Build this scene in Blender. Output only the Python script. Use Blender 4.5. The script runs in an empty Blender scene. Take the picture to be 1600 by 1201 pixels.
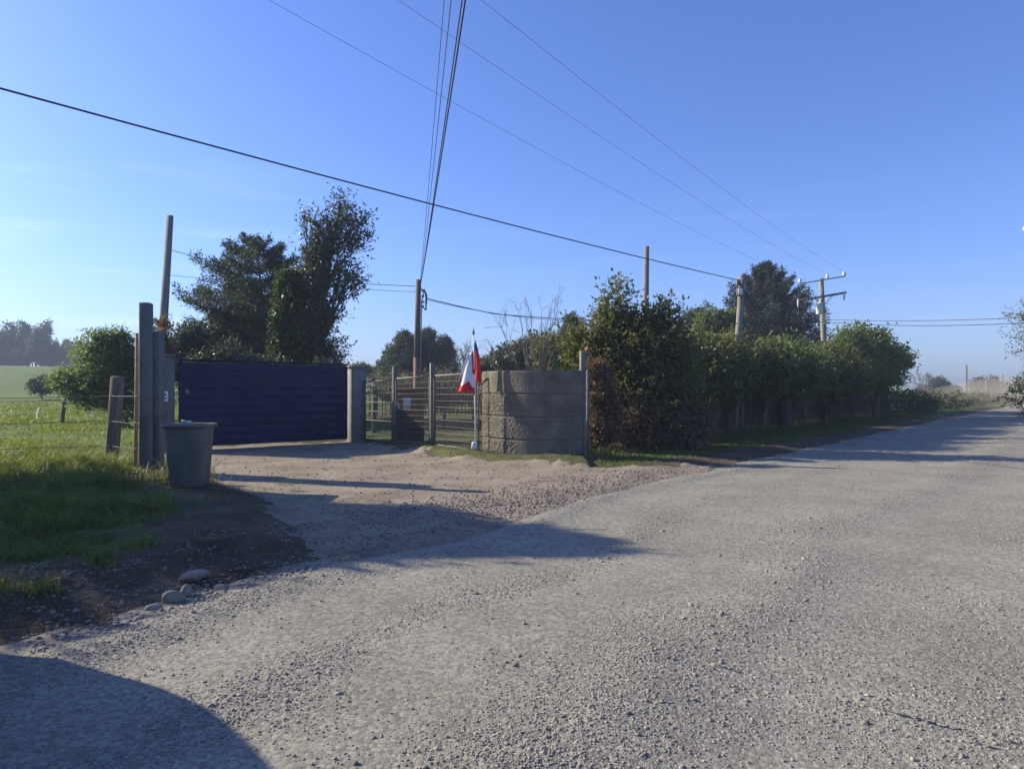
import bpy, math, random
import numpy as np
from mathutils import Vector, Matrix, noise as mnoise

R = math.radians
random.seed(7)
rng = np.random.default_rng(7)
C = bpy.context.scene.collection
scene = bpy.context.scene

# ------------------------------------------------------------------ camera, sky, sun, exposure
F = 1067.0          # focal length in pixels of the 1600 px wide photograph
HZ = 603.0          # horizon row
EYE = 1.6
cam_d = bpy.data.cameras.new('camera')
cam = bpy.data.objects.new('camera', cam_d); C.objects.link(cam)
cam.location = (0, 0, EYE); cam.rotation_euler = (R(90), 0, 0)
cam_d.sensor_width = 36; cam_d.lens = 36 * F / 1600
cam_d.shift_y = (HZ - 600.5) / 1600
cam_d.clip_start = 0.05; cam_d.clip_end = 9000
scene.camera = cam

SUN_AZ, SUN_EL = R(-72), R(25.5)
world = bpy.data.worlds.new('World'); scene.world = world; world.use_nodes = True
wn = world.node_tree.nodes; wl = world.node_tree.links
sky = wn.new('ShaderNodeTexSky'); sky.sky_type = 'NISHITA'; sky.sun_disc = False
sky.sun_elevation = SUN_EL; sky.sun_rotation = SUN_AZ
sky.altitude = 100; sky.air_density = 1.0; sky.dust_density = 1.2; sky.ozone_density = 4.0
bg = wn['Background']; bg.inputs['Strength'].default_value = 0.088
tint = wn.new('ShaderNodeMixRGB'); tint.blend_type = 'MULTIPLY'; tint.inputs['Fac'].default_value = 1; tint.inputs['Color2'].default_value = (.73, .90, 1.42, 1)
tc_ = wn.new('ShaderNodeTexCoord'); mp_ = wn.new('ShaderNodeMapping'); mp_.inputs['Scale'].default_value = (2.2, 2.2, 26); mp_.inputs['Rotation'].default_value = (R(4), R(3), 0)
wl.new(tc_.outputs['Generated'], mp_.inputs['Vector'])
cn = wn.new('ShaderNodeTexNoise'); cn.inputs['Scale'].default_value = 1.6; cn.inputs['Detail'].default_value = 6; wl.new(mp_.outputs[0], cn.inputs['Vector'])
sx_ = wn.new('ShaderNodeSeparateXYZ'); wl.new(tc_.outputs['Generated'], sx_.inputs[0])
def mr(src, a, b, c, d):
    m = wn.new('ShaderNodeMapRange'); wl.new(src, m.inputs[0])
    for i_, v_ in enumerate((a, b, c, d)): m.inputs[i_ + 1].default_value = v_
    return m.outputs[0]
def mul_(a, b):
    m = wn.new('ShaderNodeMath'); m.operation = 'MULTIPLY'; wl.new(a, m.inputs[0]); wl.new(b, m.inputs[1]); return m.outputs[0]
low = mul_(mr(sx_.outputs[2], .0, .05, 0, 1), mr(sx_.outputs[2], .22, .30, 1, 0))
cl = mul_(mul_(mr(cn.outputs['Fac'], .52, .74, 0, .16), low), mr(sx_.outputs[0], -.2, -.5, .12, 1))
cm_ = wn.new('ShaderNodeMixRGB'); cm_.inputs['Color2'].default_value = (14, 12, 8, 1); wl.new(cl, cm_.inputs['Fac']); wl.new(sky.outputs[0], cm_.inputs['Color1'])
wl.new(cm_.outputs[0], tint.inputs['Color1']); wl.new(tint.outputs[0], bg.inputs['Color'])

sd = bpy.data.lights.new('sun', 'SUN'); sd.energy = 5.0; sd.angle = R(0.5); sd.color = (1.0, 0.89, 0.69)
so = bpy.data.objects.new('sun', sd); C.objects.link(so)
tosun = Vector((math.sin(SUN_AZ) * math.cos(SUN_EL), math.cos(SUN_AZ) * math.cos(SUN_EL), math.sin(SUN_EL)))
so.rotation_euler = tosun.to_track_quat('Z', 'Y').to_euler()
so.location = (-30, 8, 20)
scene.view_settings.view_transform = 'Standard'; scene.view_settings.look = 'None'
scene.view_settings.exposure = 0.85; scene.view_settings.gamma = 1.0
scene.render.engine = 'CYCLES'
scene.cycles.max_bounces = 6; scene.cycles.transparent_max_bounces = 8
scene.cycles.volume_bounces = 0

HAZE = .0009
# ------------------------------------------------------------------ helpers
def P(px, py, Y):
    """world point seen at photo pixel (px, py) at depth Y"""
    return np.array([(px - 800) / F * Y, Y, EYE - (py - HZ) / F * Y])

def PG(px, py, z=0.0):
    """ground point seen at photo pixel"""
    Y = (EYE - z) * F / (py - HZ)
    return np.array([(px - 800) / F * Y, Y, z])

def tag(o, label=None, cat=None, group=None, kind=None):
    if label: o['label'] = label
    if cat: o['category'] = cat
    if group: o['group'] = group
    if kind: o['kind'] = kind
    return o

def empty(name, loc, label, cat, group=None, rz=0):
    o = bpy.data.objects.new(name, None); C.objects.link(o)
    o.location = tuple(float(v) for v in loc); o.rotation_euler = (0, 0, rz)
    o.empty_display_size = 0.2
    return tag(o, label, cat, group)

def mesh_obj(name, V, faces, mats, parent=None, smooth=False, local=True, midx=None):
    """faces: list of (k) index arrays (n,k). V world coordinates unless parent given with local"""
    V = np.asarray(V, dtype=np.float32).reshape(-1, 3)
    if isinstance(faces, np.ndarray): faces = [faces]
    fa = [np.asarray(f, dtype=np.int32) for f in faces if len(f)]
    me = bpy.data.meshes.new(name)
    me.vertices.add(len(V)); me.vertices.foreach_set('co', V.ravel())
    nl = sum(f.size for f in fa); npoly = sum(len(f) for f in fa)
    me.loops.add(nl); me.polygons.add(npoly)
    me.loops.foreach_set('vertex_index', np.concatenate([f.ravel() for f in fa]))
    tot = np.concatenate([np.full(len(f), f.shape[1], dtype=np.int32) for f in fa])
    st = np.concatenate([[0], np.cumsum(tot)[:-1]]).astype(np.int32)
    me.polygons.foreach_set('loop_start', st)
    if smooth: me.polygons.foreach_set('use_smooth', np.ones(npoly, dtype=bool))
    if midx is not None: me.polygons.foreach_set('material_index', np.asarray(midx, dtype=np.int32))
    me.update(calc_edges=True); me.validate()
    for m in (mats if isinstance(mats, (list, tuple)) else [mats]): me.materials.append(m)
    o = bpy.data.objects.new(name, me); C.objects.link(o)
    if parent is not None: o.parent = parent
    return o

class MB:
    """collects shapes for ONE mesh object"""
    def __init__(s): s.V = []; s.F = {}; s.n = 0
    def add(s, V, F):
        V = np.asarray(V, float).reshape(-1, 3)
        for f in F:
            s.F.setdefault(len(f), []).append([i + s.n for i in f])
        s.V.append(V); s.n += len(V)
    def addnp(s, V, F):
        s.V.append(np.asarray(V, float)); s.F.setdefault(F.shape[1], []).extend((F + s.n).tolist()); s.n += len(V)
    def box(s, c, size, rz=0, rx=0, ry=0, bev=0.0, taper=1.0):
        hx, hy, hz = [v / 2 for v in size]
        if bev > 0:
            b = min(bev, hx * .9, hy * .9, hz * .9)
            rings = []
            for z, k, t in ((-hz, b, taper * 0 + 1), (-hz + b, 0, 1), (hz - b, 0, taper), (hz, b, taper)):
                ax, ay = hx * t - k, hy * t - k
                q = b * (1 if k == 0 else .5)
                pts = [(ax - q, -ay), (ax, -ay + q), (ax, ay - q), (ax - q, ay), (-ax + q, ay), (-ax, ay - q), (-ax, -ay + q), (-ax + q, -ay)]
                rings.append([(x, y, z) for x, y in pts])
            V = np.array(rings).reshape(-1, 3)
            Fs = [[r * 8 + i, r * 8 + (i + 1) % 8, (r + 1) * 8 + (i + 1) % 8, (r + 1) * 8 + i] for r in range(3) for i in range(8)]
            Fs += [list(range(7, -1, -1)), list(range(24, 32))]
        else:
            V = np.array([[x * (taper if z > 0 else 1), y * (taper if z > 0 else 1), z] for z in (-hz, hz) for x, y in ((-hx, -hy), (hx, -hy), (hx, hy), (-hx, hy))])
            Fs = [[3, 2, 1, 0], [4, 5, 6, 7], [0, 1, 5, 4], [1, 2, 6, 5], [2, 3, 7, 6], [3, 0, 4, 7]]
        M = np.array((Matrix.Rotation(rz, 3, 'Z') @ Matrix.Rotation(ry, 3, 'Y') @ Matrix.Rotation(rx, 3, 'X')))
        s.add(V @ M.T + np.asarray(c, float), Fs)
        return s
    def bar(s, a, b, w, h=None, bev=0):
        """square bar from a to b"""
        a = Vector(a); b = Vector(b); d = b - a
        q = d.to_track_quat('Z', 'Y').to_matrix()
        n0 = s.n; k = len(s.V)
        t = MB(); t.box((0, 0, 0), (w, h or w, d.length), bev=bev)
        V = np.concatenate(t.V) @ np.array(q).T + np.array((a + b) / 2)
        fs = [f for l in t.F.values() for f in l]
        s.add(V, fs); return s
    def tube(s, pts, rad, seg=6, cap=True):
        pts = np.asarray(pts, float); n = len(pts)
        rad = np.broadcast_to(np.asarray(rad, float), (n,))
        T = np.gradient(pts, axis=0); T /= np.linalg.norm(T, axis=1)[:, None] + 1e-9
        up = np.array([0, 0, 1.0]) if abs(T[0][2]) < .9 else np.array([1.0, 0, 0])
        u = np.cross(T[0], up); u /= np.linalg.norm(u)
        V = []
        for i in range(n):
            u = u - T[i] * np.dot(u, T[i]); u /= np.linalg.norm(u) + 1e-9
            v = np.cross(T[i], u)
            a = np.arange(seg) * 2 * math.pi / seg
            V.append(pts[i] + rad[i] * (np.cos(a)[:, None] * u + np.sin(a)[:, None] * v))
        V = np.concatenate(V)
        Fs = [[r * seg + i, r * seg + (i + 1) % seg, (r + 1) * seg + (i + 1) % seg, (r + 1) * seg + i] for r in range(n - 1) for i in range(seg)]
        if cap: Fs += [list(range(seg - 1, -1, -1)), list(range((n - 1) * seg, n * seg))]
        s.add(V, Fs); return s
    def lathe(s, prof, c, seg=16, sq=None):
        """prof [(r,z)...]; sq = superellipse exponent for a rounded-square section"""
        a = np.arange(seg) * 2 * math.pi / seg
        ca, sa = np.cos(a), np.sin(a)
        if sq:
            k = (np.abs(ca) ** sq + np.abs(sa) ** sq) ** (-1 / sq); ca, sa = ca * k, sa * k
        V = np.concatenate([np.stack([r * ca, r * sa, np.full(seg, z)], 1) for r, z in prof]) + np.asarray(c, float)
        n = len(prof)
        Fs = [[r * seg + i, r * seg + (i + 1) % seg, (r + 1) * seg + (i + 1) % seg, (r + 1) * seg + i] for r in range(n - 1) for i in range(seg)]
        Fs += [list(range(seg - 1, -1, -1)), list(range((n - 1) * seg, n * seg))]
        s.add(V, Fs); return s
    def build(s, name, mat, parent=None, smooth=False):
        V = np.concatenate(s.V)
        if parent is not None: V = (V - np.array(parent.location)) if parent.parent is None and parent.rotation_euler[2] == 0 else V
        return mesh_obj(name, V, [np.array(f) for f in s.F.values()], mat, parent, smooth)

def sstep(a, b, x):
    t = np.clip((x - a) / (b - a + 1e-12), 0, 1); return t * t * (3 - 2 * t)

# value noise in numpy
_perm = np.random.default_rng(3).random((256, 256))
def vnoise(x, y, sc=1.0, octv=4):
    x = np.asarray(x, float) / sc; y = np.asarray(y, float) / sc
    out = 0; amp = 1; tot = 0
    for o in range(octv):
        xi = np.floor(x).astype(int); yi = np.floor(y).astype(int)
        fx = x - xi; fy = y - yi; fx = fx * fx * (3 - 2 * fx); fy = fy * fy * (3 - 2 * fy)
        g = lambda i, j: _perm[i & 255, j & 255]
        v = (g(xi, yi) * (1 - fx) + g(xi + 1, yi) * fx) * (1 - fy) + (g(xi, yi + 1) * (1 - fx) + g(xi + 1, yi + 1) * fx) * fy
        out = out + amp * (v - .5) * 2; tot += amp; amp *= .5; x = x * 2.03 + 17.1; y = y * 2.03 + 5.7
    return out / tot

# ------------------------------------------------------------------ materials
def newmat(name):
    m = bpy.data.materials.new(name); m.use_nodes = True
    nt = m.node_tree; nt.nodes.clear()
    out = nt.nodes.new('ShaderNodeOutputMaterial')
    return m, nt, out

def ramp(nt, stops):
    r = nt.nodes.new('ShaderNodeValToRGB'); e = r.color_ramp.elements
    while len(e) < len(stops): e.new(0.5)
    for i, (p, c) in enumerate(stops): e[i].position = p; e[i].color = (*c, 1)
    return r

def noise_tex(nt, scale, detail=6, rough=.6, vec=None, dist=0):
    n = nt.nodes.new('ShaderNodeTexNoise'); n.inputs['Scale'].default_value = scale
    n.inputs['Detail'].default_value = detail; n.inputs['Roughness'].default_value = rough
    n.inputs['Distortion'].default_value = dist
    if vec is not None: nt.links.new(vec, n.inputs['Vector'])
    return n

def surf(name, c1, c2, scale=4, bump=.3, bscale=40, rough=.85, metal=0, stretch=None, c3=None, bdist=.01, spec=.3):
    """two/three tone noisy surface with bump"""
    m, nt, out = newmat(name)
    b = nt.nodes.new('ShaderNodeBsdfPrincipled')
    tc = nt.nodes.new('ShaderNodeTexCoord'); vec = tc.outputs['Object']
    if stretch:
        mp = nt.nodes.new('ShaderNodeMapping'); mp.inputs['Scale'].default_value = stretch
        nt.links.new(vec, mp.inputs['Vector']); vec = mp.outputs[0]
    n = noise_tex(nt, scale, 8, .65, vec)
    st = [(.3, c1), (.7, c2)] if c3 is None else [(.25, c1), (.5, c2), (.75, c3)]
    r = ramp(nt, st); nt.links.new(n.outputs['Fac'], r.inputs['Fac'])
    nt.links.new(r.outputs['Color'], b.inputs['Base Color'])
    n2 = noise_tex(nt, bscale, 6, .7, vec)
    bp = nt.nodes.new('ShaderNodeBump'); bp.inputs['Strength'].default_value = bump; bp.inputs['Distance'].default_value = bdist
    nt.links.new(n2.outputs['Fac'], bp.inputs['Height']); nt.links.new(bp.outputs[0], b.inputs['Normal'])
    b.inputs['Roughness'].default_value = rough; b.inputs['Metallic'].default_value = metal
    b.inputs['Specular IOR Level'].default_value = spec
    nt.links.new(b.outputs[0], out.inputs['Surface'])
    return m

def leafmat(name, cols, trans=.45, rough=.55, tcol=None):
    """leaves: colour varies from leaf to leaf; light passes through"""
    m, nt, out = newmat(name)
    g = nt.nodes.new('ShaderNodeNewGeometry')
    tc = nt.nodes.new('ShaderNodeTexCoord')
    n = noise_tex(nt, 1.3, 3, .5, tc.outputs['Object'])
    mx = nt.nodes.new('ShaderNodeMath'); mx.operation = 'MULTIPLY_ADD'; mx.inputs[1].default_value = .55; 
    nt.links.new(g.outputs['Random Per Island'], mx.inputs[0])
    m2 = nt.nodes.new('ShaderNodeMath'); m2.operation = 'MULTIPLY_ADD'; m2.inputs[1].default_value = .9; m2.inputs[2].default_value = -.22
    nt.links.new(n.outputs['Fac'], m2.inputs[0]); nt.links.new(m2.outputs[0], mx.inputs[2])
    k = len(cols)
    r = ramp(nt, [(i / (k - 1) if k > 1 else 0, c) for i, c in enumerate(cols)])
    nt.links.new(mx.outputs[0], r.inputs['Fac'])
    d = nt.nodes.new('ShaderNodeBsdfPrincipled'); d.inputs['Roughness'].default_value = rough
    d.inputs['Specular IOR Level'].default_value = .35
    nt.links.new(r.outputs['Color'], d.inputs['Base Color'])
    t = nt.nodes.new('ShaderNodeBsdfTranslucent')
    hs = nt.nodes.new('ShaderNodeMixRGB'); hs.blend_type = 'MULTIPLY'; hs.inputs['Fac'].default_value = 1
    hs.inputs['Color2'].default_value = (*(tcol or (1.3, 1.35, .5)), 1)
    nt.links.new(r.outputs['Color'], hs.inputs['Color1']); nt.links.new(hs.outputs[0], t.inputs['Color'])
    mix = nt.nodes.new('ShaderNodeMixShader'); mix.inputs['Fac'].default_value = trans
    nt.links.new(d.outputs[0], mix.inputs[1]); nt.links.new(t.outputs[0], mix.inputs[2])
    nt.links.new(mix.outputs[0], out.inputs['Surface'])
    return m

M = {}
M['conc'] = surf('weathered_concrete', (.08, .08, .075), (.15, .145, .13), 3, .5, 60, .9, c3=(.22, .21, .19), stretch=(1, 1, .5))
M['conc_light'] = surf('pale_concrete', (.15, .145, .13), (.26, .25, .225), 3, .35, 60, .9)
M['gate'] = surf('navy_painted_sheet', (.005, .011, .038), (.009, .017, .056), 1.2, .15, 18, .5, c3=(.020, .028, .066), spec=.2, stretch=(1, 1, 2))
M['steel'] = surf('galvanised_steel', (.22, .22, .21), (.38, .37, .34), 12, .1, 80, .5, metal=.3)
M['dsteel'] = surf('dull_post_steel', (.10, .10, .09), (.19, .18, .165), 8, .2, 60, .7, metal=.1)
M['meshsteel'] = surf('brown_weathered_wire', (.10, .085, .065), (.20, .175, .14), 12, .1, 80, .7)
M['rust'] = surf('rusty_pipe', (.20, .12, .07), (.42, .34, .27), 8, .3, 60, .8)
M['wood'] = surf('weathered_wood', (.10, .085, .065), (.24, .20, .16), 5, .6, 30, .9, stretch=(6, 6, .5))
M['redwood'] = surf('reddish_wood_pole', (.16, .09, .06), (.32, .19, .13), 4, .5, 30, .85, stretch=(6, 6, .5))
M['bark'] = surf('bark', (.05, .042, .035), (.14, .115, .09), 6, .9, 20, .95, stretch=(4, 4, .8), bdist=.03)
M['cable'] = surf('black_cable', (.015, .015, .017), (.03, .03, .035), 5, .0, 5, .6)
M['white'] = surf('white_paint', (.62, .62, .60), (.78, .78, .76), 6, .1, 50, .6)
M['grey_box'] = surf('grey_enamel', (.40, .41, .40), (.55, .56, .55), 5, .1, 50, .5)
M['glass_lamp'] = surf('lamp_lens', (.45, .47, .47), (.6, .62, .6), 5, .0, 5, .15)
M['brick'] = surf('dark_masonry', (.05, .04, .032), (.11, .085, .065), 6, .7, 40, .95)
M['red'] = surf('red_cloth', (.55, .02, .03), (.70, .035, .04), 4, .2, 200, .8)
M['whitecloth'] = surf('white_cloth', (.70, .70, .72), (.82, .82, .84), 4, .2, 200, .8)
M['bluecloth'] = surf('blue_cloth', (.02, .04, .18), (.03, .06, .25), 4, .2, 200, .8)
M['bin'] = surf('dirty_grey_plastic', (.07, .066, .055), (.12, .112, .092), 3, .25, 30, .6, c3=(.17, .155, .125))
M['black'] = surf('dark_rubber', (.012, .012, .012), (.03, .03, .03), 5, .2, 50, .8)
M['porc'] = surf('porcelain', (.55, .55, .53), (.7, .7, .68), 5, 0, 5, .25)
M['carpaint'] = surf('silver_car_paint', (.35, .36, .37), (.40, .41, .42), 3, 0, 5, .3, metal=.5)
M['carglass'] = surf('car_glass', (.02, .025, .03), (.03, .035, .04), 3, 0, 5, .08)

M['knob'] = surf('faded_orange_plastic', (.38, .12, .08), (.5, .2, .14), 9, .2, 60, .7)
M['paper'] = surf('dirty_paper', (.22, .21, .19), (.42, .40, .37), 9, .3, 40, .9)
M['line'] = surf('aluminium_line', (.13, .14, .17), (.17, .18, .2), 5, 0, 5, .5)
M['soilstone'] = surf('brown_stone', (.15, .12, .09), (.28, .23, .18), 2, .4, 60, .9)
M['rock'] = surf('river_rock', (.17, .15, .12), (.30, .265, .22), 9, .5, 60, .9)

def gravel_road():
    m, nt, out = newmat('gravel_road'); L = nt.links.new
    b = nt.nodes.new('ShaderNodeBsdfPrincipled'); b.inputs['Roughness'].default_value = .95; b.inputs['Specular IOR Level'].default_value = .15
    tc = nt.nodes.new('ShaderNodeTexCoord'); v = tc.outputs['Object']
    vo = nt.nodes.new('ShaderNodeTexVoronoi'); vo.inputs['Scale'].default_value = 42; vo.inputs['Randomness'].default_value = 1
    dn = noise_tex(nt, 6, 3, .5, v)
    L(v, vo.inputs['Vector'])
    vo2 = nt.nodes.new('ShaderNodeTexVoronoi'); vo2.inputs['Scale'].default_value = 110; L(v, vo2.inputs['Vector'])
    big = noise_tex(nt, .9, 6, .6, v)
    fine = noise_tex(nt, 160, 4, .7, v)
    r1 = ramp(nt, [(.25, (.20, .188, .152)), (.5, (.25, .236, .192)), (.75, (.30, .283, .232))]); L(big.outputs['Fac'], r1.inputs['Fac'])
    bw = nt.nodes.new('ShaderNodeSeparateColor'); L(vo.outputs['Color'], bw.inputs[0])
    r2 = ramp(nt, [(0, (.62, .61, .60)), (.6, (1, 1, 1)), (1, (1.38, 1.36, 1.32))]); L(bw.outputs[0], r2.inputs['Fac'])
    mul = nt.nodes.new('ShaderNodeMixRGB'); mul.blend_type = 'MULTIPLY'; mul.inputs['Fac'].default_value = .75
    L(r1.outputs[0], mul.inputs['Color1']); L(r2.outputs[0], mul.inputs['Color2'])
    r3 = ramp(nt, [(.3, (.75, .75, .75)), (.7, (1.2, 1.2, 1.2))]); L(fine.outputs['Fac'], r3.inputs['Fac'])
    mul2 = nt.nodes.new('ShaderNodeMixRGB'); mul2.blend_type = 'MULTIPLY'; mul2.inputs['Fac'].default_value = .7
    L(mul.outputs[0], mul2.inputs['Color1']); L(r3.outputs[0], mul2.inputs['Color2'])
    L(mul2.outputs[0], b.inputs['Base Color'])
    # height: stones + grit, strength varied by a patch mask
    inv = nt.nodes.new('ShaderNodeMath'); inv.operation = 'MULTIPLY_ADD'; inv.inputs[1].default_value = -1.0; inv.inputs[2].default_value = 1
    L(vo.outputs['Distance'], inv.inputs[0])
    inv2 = nt.nodes.new('ShaderNodeMath'); inv2.operation = 'MULTIPLY_ADD'; inv2.inputs[1].default_value = -.5
    L(vo2.outputs['Distance'], inv2.inputs[0]); L(inv.outputs[0], inv2.inputs[2])
    f2 = nt.nodes.new('ShaderNodeMath'); f2.operation = 'MULTIPLY_ADD'; f2.inputs[1].default_value = .5
    L(fine.outputs['Fac'], f2.inputs[0]); L(inv2.outputs[0], f2.inputs[2])
    bp = nt.nodes.new('ShaderNodeBump'); bp.inputs['Distance'].default_value = .006
    patch = nt.nodes.new('ShaderNodeAttribute'); patch.attribute_name = 'loose'
    rp = ramp(nt, [(.1, (.12,) * 3), (.8, (.85,) * 3)]); L(patch.outputs['Fac'], rp.inputs['Fac'])
    L(rp.outputs[0], bp.inputs['Strength']); L(f2.outputs[0], bp.inputs['Height']); L(bp.outputs[0], b.inputs['Normal'])
    L(b.outputs[0], out.inputs['Surface'])
    return m
M['road'] = gravel_road()

def dirt_mat(name, a, c, d, bs=35, bd=.02):
    m, nt, out = newmat(name); L = nt.links.new
    b = nt.nodes.new('ShaderNodeBsdfPrincipled'); b.inputs['Roughness'].default_value = .97; b.inputs['Specular IOR Level'].default_value = .1
    tc = nt.nodes.new('ShaderNodeTexCoord'); v = tc.outputs['Object']
    n1 = noise_tex(nt, 1.1, 8, .65, v, .3); r = ramp(nt, [(.28, a), (.5, c), (.72, d)]); L(n1.outputs['Fac'], r.inputs['Fac'])
    n2 = noise_tex(nt, 55, 5, .7, v); r2 = ramp(nt, [(.3, (.7, .7, .7)), (.7, (1.25, 1.25, 1.25))]); L(n2.outputs['Fac'], r2.inputs['Fac'])
    mu = nt.nodes.new('ShaderNodeMixRGB'); mu.blend_type = 'MULTIPLY'; mu.inputs['Fac'].default_value = .8
    L(r.outputs[0], mu.inputs['Color1']); L(r2.outputs[0], mu.inputs['Color2']); L(mu.outputs[0], b.inputs['Base Color'])
    n3 = noise_tex(nt, bs, 8, .7, v)
    bp = nt.nodes.new('ShaderNodeBump'); bp.inputs['Distance'].default_value = bd; bp.inputs['Strength'].default_value = .8
    L(n3.outputs['Fac'], bp.inputs['Height']); L(bp.outputs[0], b.inputs['Normal']); L(b.outputs[0], out.inputs['Surface'])
    return m
M['drive'] = dirt_mat('driveway_dirt', (.18, .148, .104), (.265, .223, .165), (.34, .295, .225))

def ground_mat():
    m, nt, out = newmat('ground'); L = nt.links.new
    b = nt.nodes.new('ShaderNodeBsdfPrincipled'); b.inputs['Roughness'].default_value = .97; b.inputs['Specular IOR Level'].default_value = .1
    tc = nt.nodes.new('ShaderNodeTexCoord'); v = tc.outputs['Object']
    n1 = noise_tex(nt, .35, 8, .65, v, .3)
    g = ramp(nt, [(.3, (.07, .115, .024)), (.5, (.11, .16, .036)), (.7, (.16, .19, .055))]); L(n1.outputs['Fac'], g.inputs['Fac'])
    n4 = noise_tex(nt, 1.6, 8, .65, v, .3)
    d = ramp(nt, [(.3, (.060, .048, .032)), (.5, (.105, .086, .058)), (.7, (.17, .145, .10))]); L(n4.outputs['Fac'], d.inputs['Fac'])
    at = nt.nodes.new('ShaderNodeAttribute'); at.attribute_name = 'soil'
    n5 = noise_tex(nt, 5, 6, .7, v)
    ad = nt.nodes.new('ShaderNodeMath'); ad.operation = 'ADD'; L(at.outputs['Fac'], ad.inputs[0])
    s5 = nt.nodes.new('ShaderNodeMath'); s5.operation = 'MULTIPLY_ADD'; s5.inputs[1].default_value = 1.2; s5.inputs[2].default_value = -.6
    L(n5.outputs['Fac'], s5.inputs[0]); L(s5.outputs[0], ad.inputs[1])
    rm = ramp(nt, [(.4, (0, 0, 0)), (.6, (1, 1, 1))]); L(ad.outputs[0], rm.inputs['Fac'])
    mx = nt.nodes.new('ShaderNodeMixRGB'); L(rm.outputs[0], mx.inputs['Fac']); L(g.outputs[0], mx.inputs['Color1']); L(d.outputs[0], mx.inputs['Color2'])
    n2 = noise_tex(nt, 40, 5, .7, v); r2 = ramp(nt, [(.3, (.65, .65, .65)), (.7, (1.3, 1.3, 1.3))]); L(n2.outputs['Fac'], r2.inputs['Fac'])
    mu = nt.nodes.new('ShaderNodeMixRGB'); mu.blend_type = 'MULTIPLY'; mu.inputs['Fac'].default_value = .8
    L(mx.outputs[0], mu.inputs['Color1']); L(r2.outputs[0], mu.inputs['Color2']); L(mu.outputs[0], b.inputs['Base Color'])
    n3 = noise_tex(nt, 22, 8, .75, v)
    bp = nt.nodes.new('ShaderNodeBump'); bp.inputs['Distance'].default_value = .05; bp.inputs['Strength'].default_value = .9
    L(n3.outputs['Fac'], bp.inputs['Height']); L(bp.outputs[0], b.inputs['Normal']); L(b.outputs[0], out.inputs['Surface'])
    return m
M['ground'] = ground_mat()

def stone_mat(name, cols):
    m, nt, out = newmat(name); L = nt.links.new
    g = nt.nodes.new('ShaderNodeNewGeometry'); r = ramp(nt, [(i / (len(cols) - 1), c) for i, c in enumerate(cols)])
    L(g.outputs['Random Per Island'], r.inputs['Fac'])
    b = nt.nodes.new('ShaderNodeBsdfPrincipled'); b.inputs['Roughness'].default_value = .9; b.inputs['Specular IOR Level'].default_value = .2
    L(r.outputs[0], b.inputs['Base Color']); L(b.outputs[0], out.inputs['Surface']); return m
M['gravel'] = stone_mat('gravel_stones', [(.15, .14, .122), (.22, .205, .18), (.28, .262, .228), (.25, .225, .185), (.36, .34, .30)])
M['bgravel'] = stone_mat('brown_gravel', [(.14, .11, .085), (.21, .175, .14), (.27, .23, .19), (.20, .19, .175)])

M['grass'] = leafmat('grass_blades', [(.055, .085, .024), (.095, .138, .034), (.15, .19, .055), (.25, .24, .12)], .48, .5, (1.4, 1.35, .5))
M['grass_dry'] = leafmat('dull_grass', [(.05, .08, .018), (.08, .115, .028), (.12, .14, .05), (.19, .165, .09)], .4, .6, (1.3, 1.3, .5))
M['straw'] = leafmat('dry_straw', [(.13, .10, .06), (.24, .19, .12), (.32, .26, .17)], .25, .7, (1.2, 1.1, .8))
M['leaf_dark'] = leafmat('conifer_green', [(.036, .052, .046), (.062, .084, .070), (.11, .125, .09)], .32, .6, (1.2, 1.3, .7))
M['leaf_blue'] = leafmat('cedar_bluegreen', [(.032, .046, .048), (.055, .072, .072), (.09, .11, .10)], .28, .6, (1.1, 1.2, .8))
M['leaf_euc'] = leafmat('grey_green_leaf', [(.035, .048, .034), (.07, .085, .058), (.13, .14, .10)], .35, .4, (1.3, 1.3, .6))
M['leaf_ivy'] = leafmat('ivy_green', [(.020, .038, .014), (.042, .072, .022), (.085, .12, .036)], .38, .45, (1.3, 1.4, .5))
M['leaf_hedge'] = leafmat('hedge_green', [(.036, .052, .024), (.078, .098, .040), (.145, .155, .062), (.25, .245, .11)], .45, .5, (1.3, 1.25, .55))
M['leaf_lime'] = leafmat('fresh_green', [(.06, .09, .036), (.11, .15, .055), (.19, .22, .095)], .45, .5, (1.25, 1.3, .6))
M['leaf_field'] = leafmat('light_field_leaf', [(.07, .11, .05), (.13, .18, .075), (.21, .26, .12)], .5, .5, (1.2, 1.3, .7))
M['strip'] = leafmat('white_plastic_film', [(.75, .75, .74), (.85, .85, .84)], .5, .5, (1, 1, 1))
M['leaf_brown'] = leafmat('dead_leaf', [(.085, .058, .036), (.15, .105, .065), (.23, .17, .105)], .3, .7, (1.3, 1.1, .7))
M['leaf_pale'] = leafmat('pale_twiggy_leaf', [(.10, .10, .07), (.16, .155, .11), (.2, .19, .13)], .3, .6, (1.2, 1.15, .8))

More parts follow.
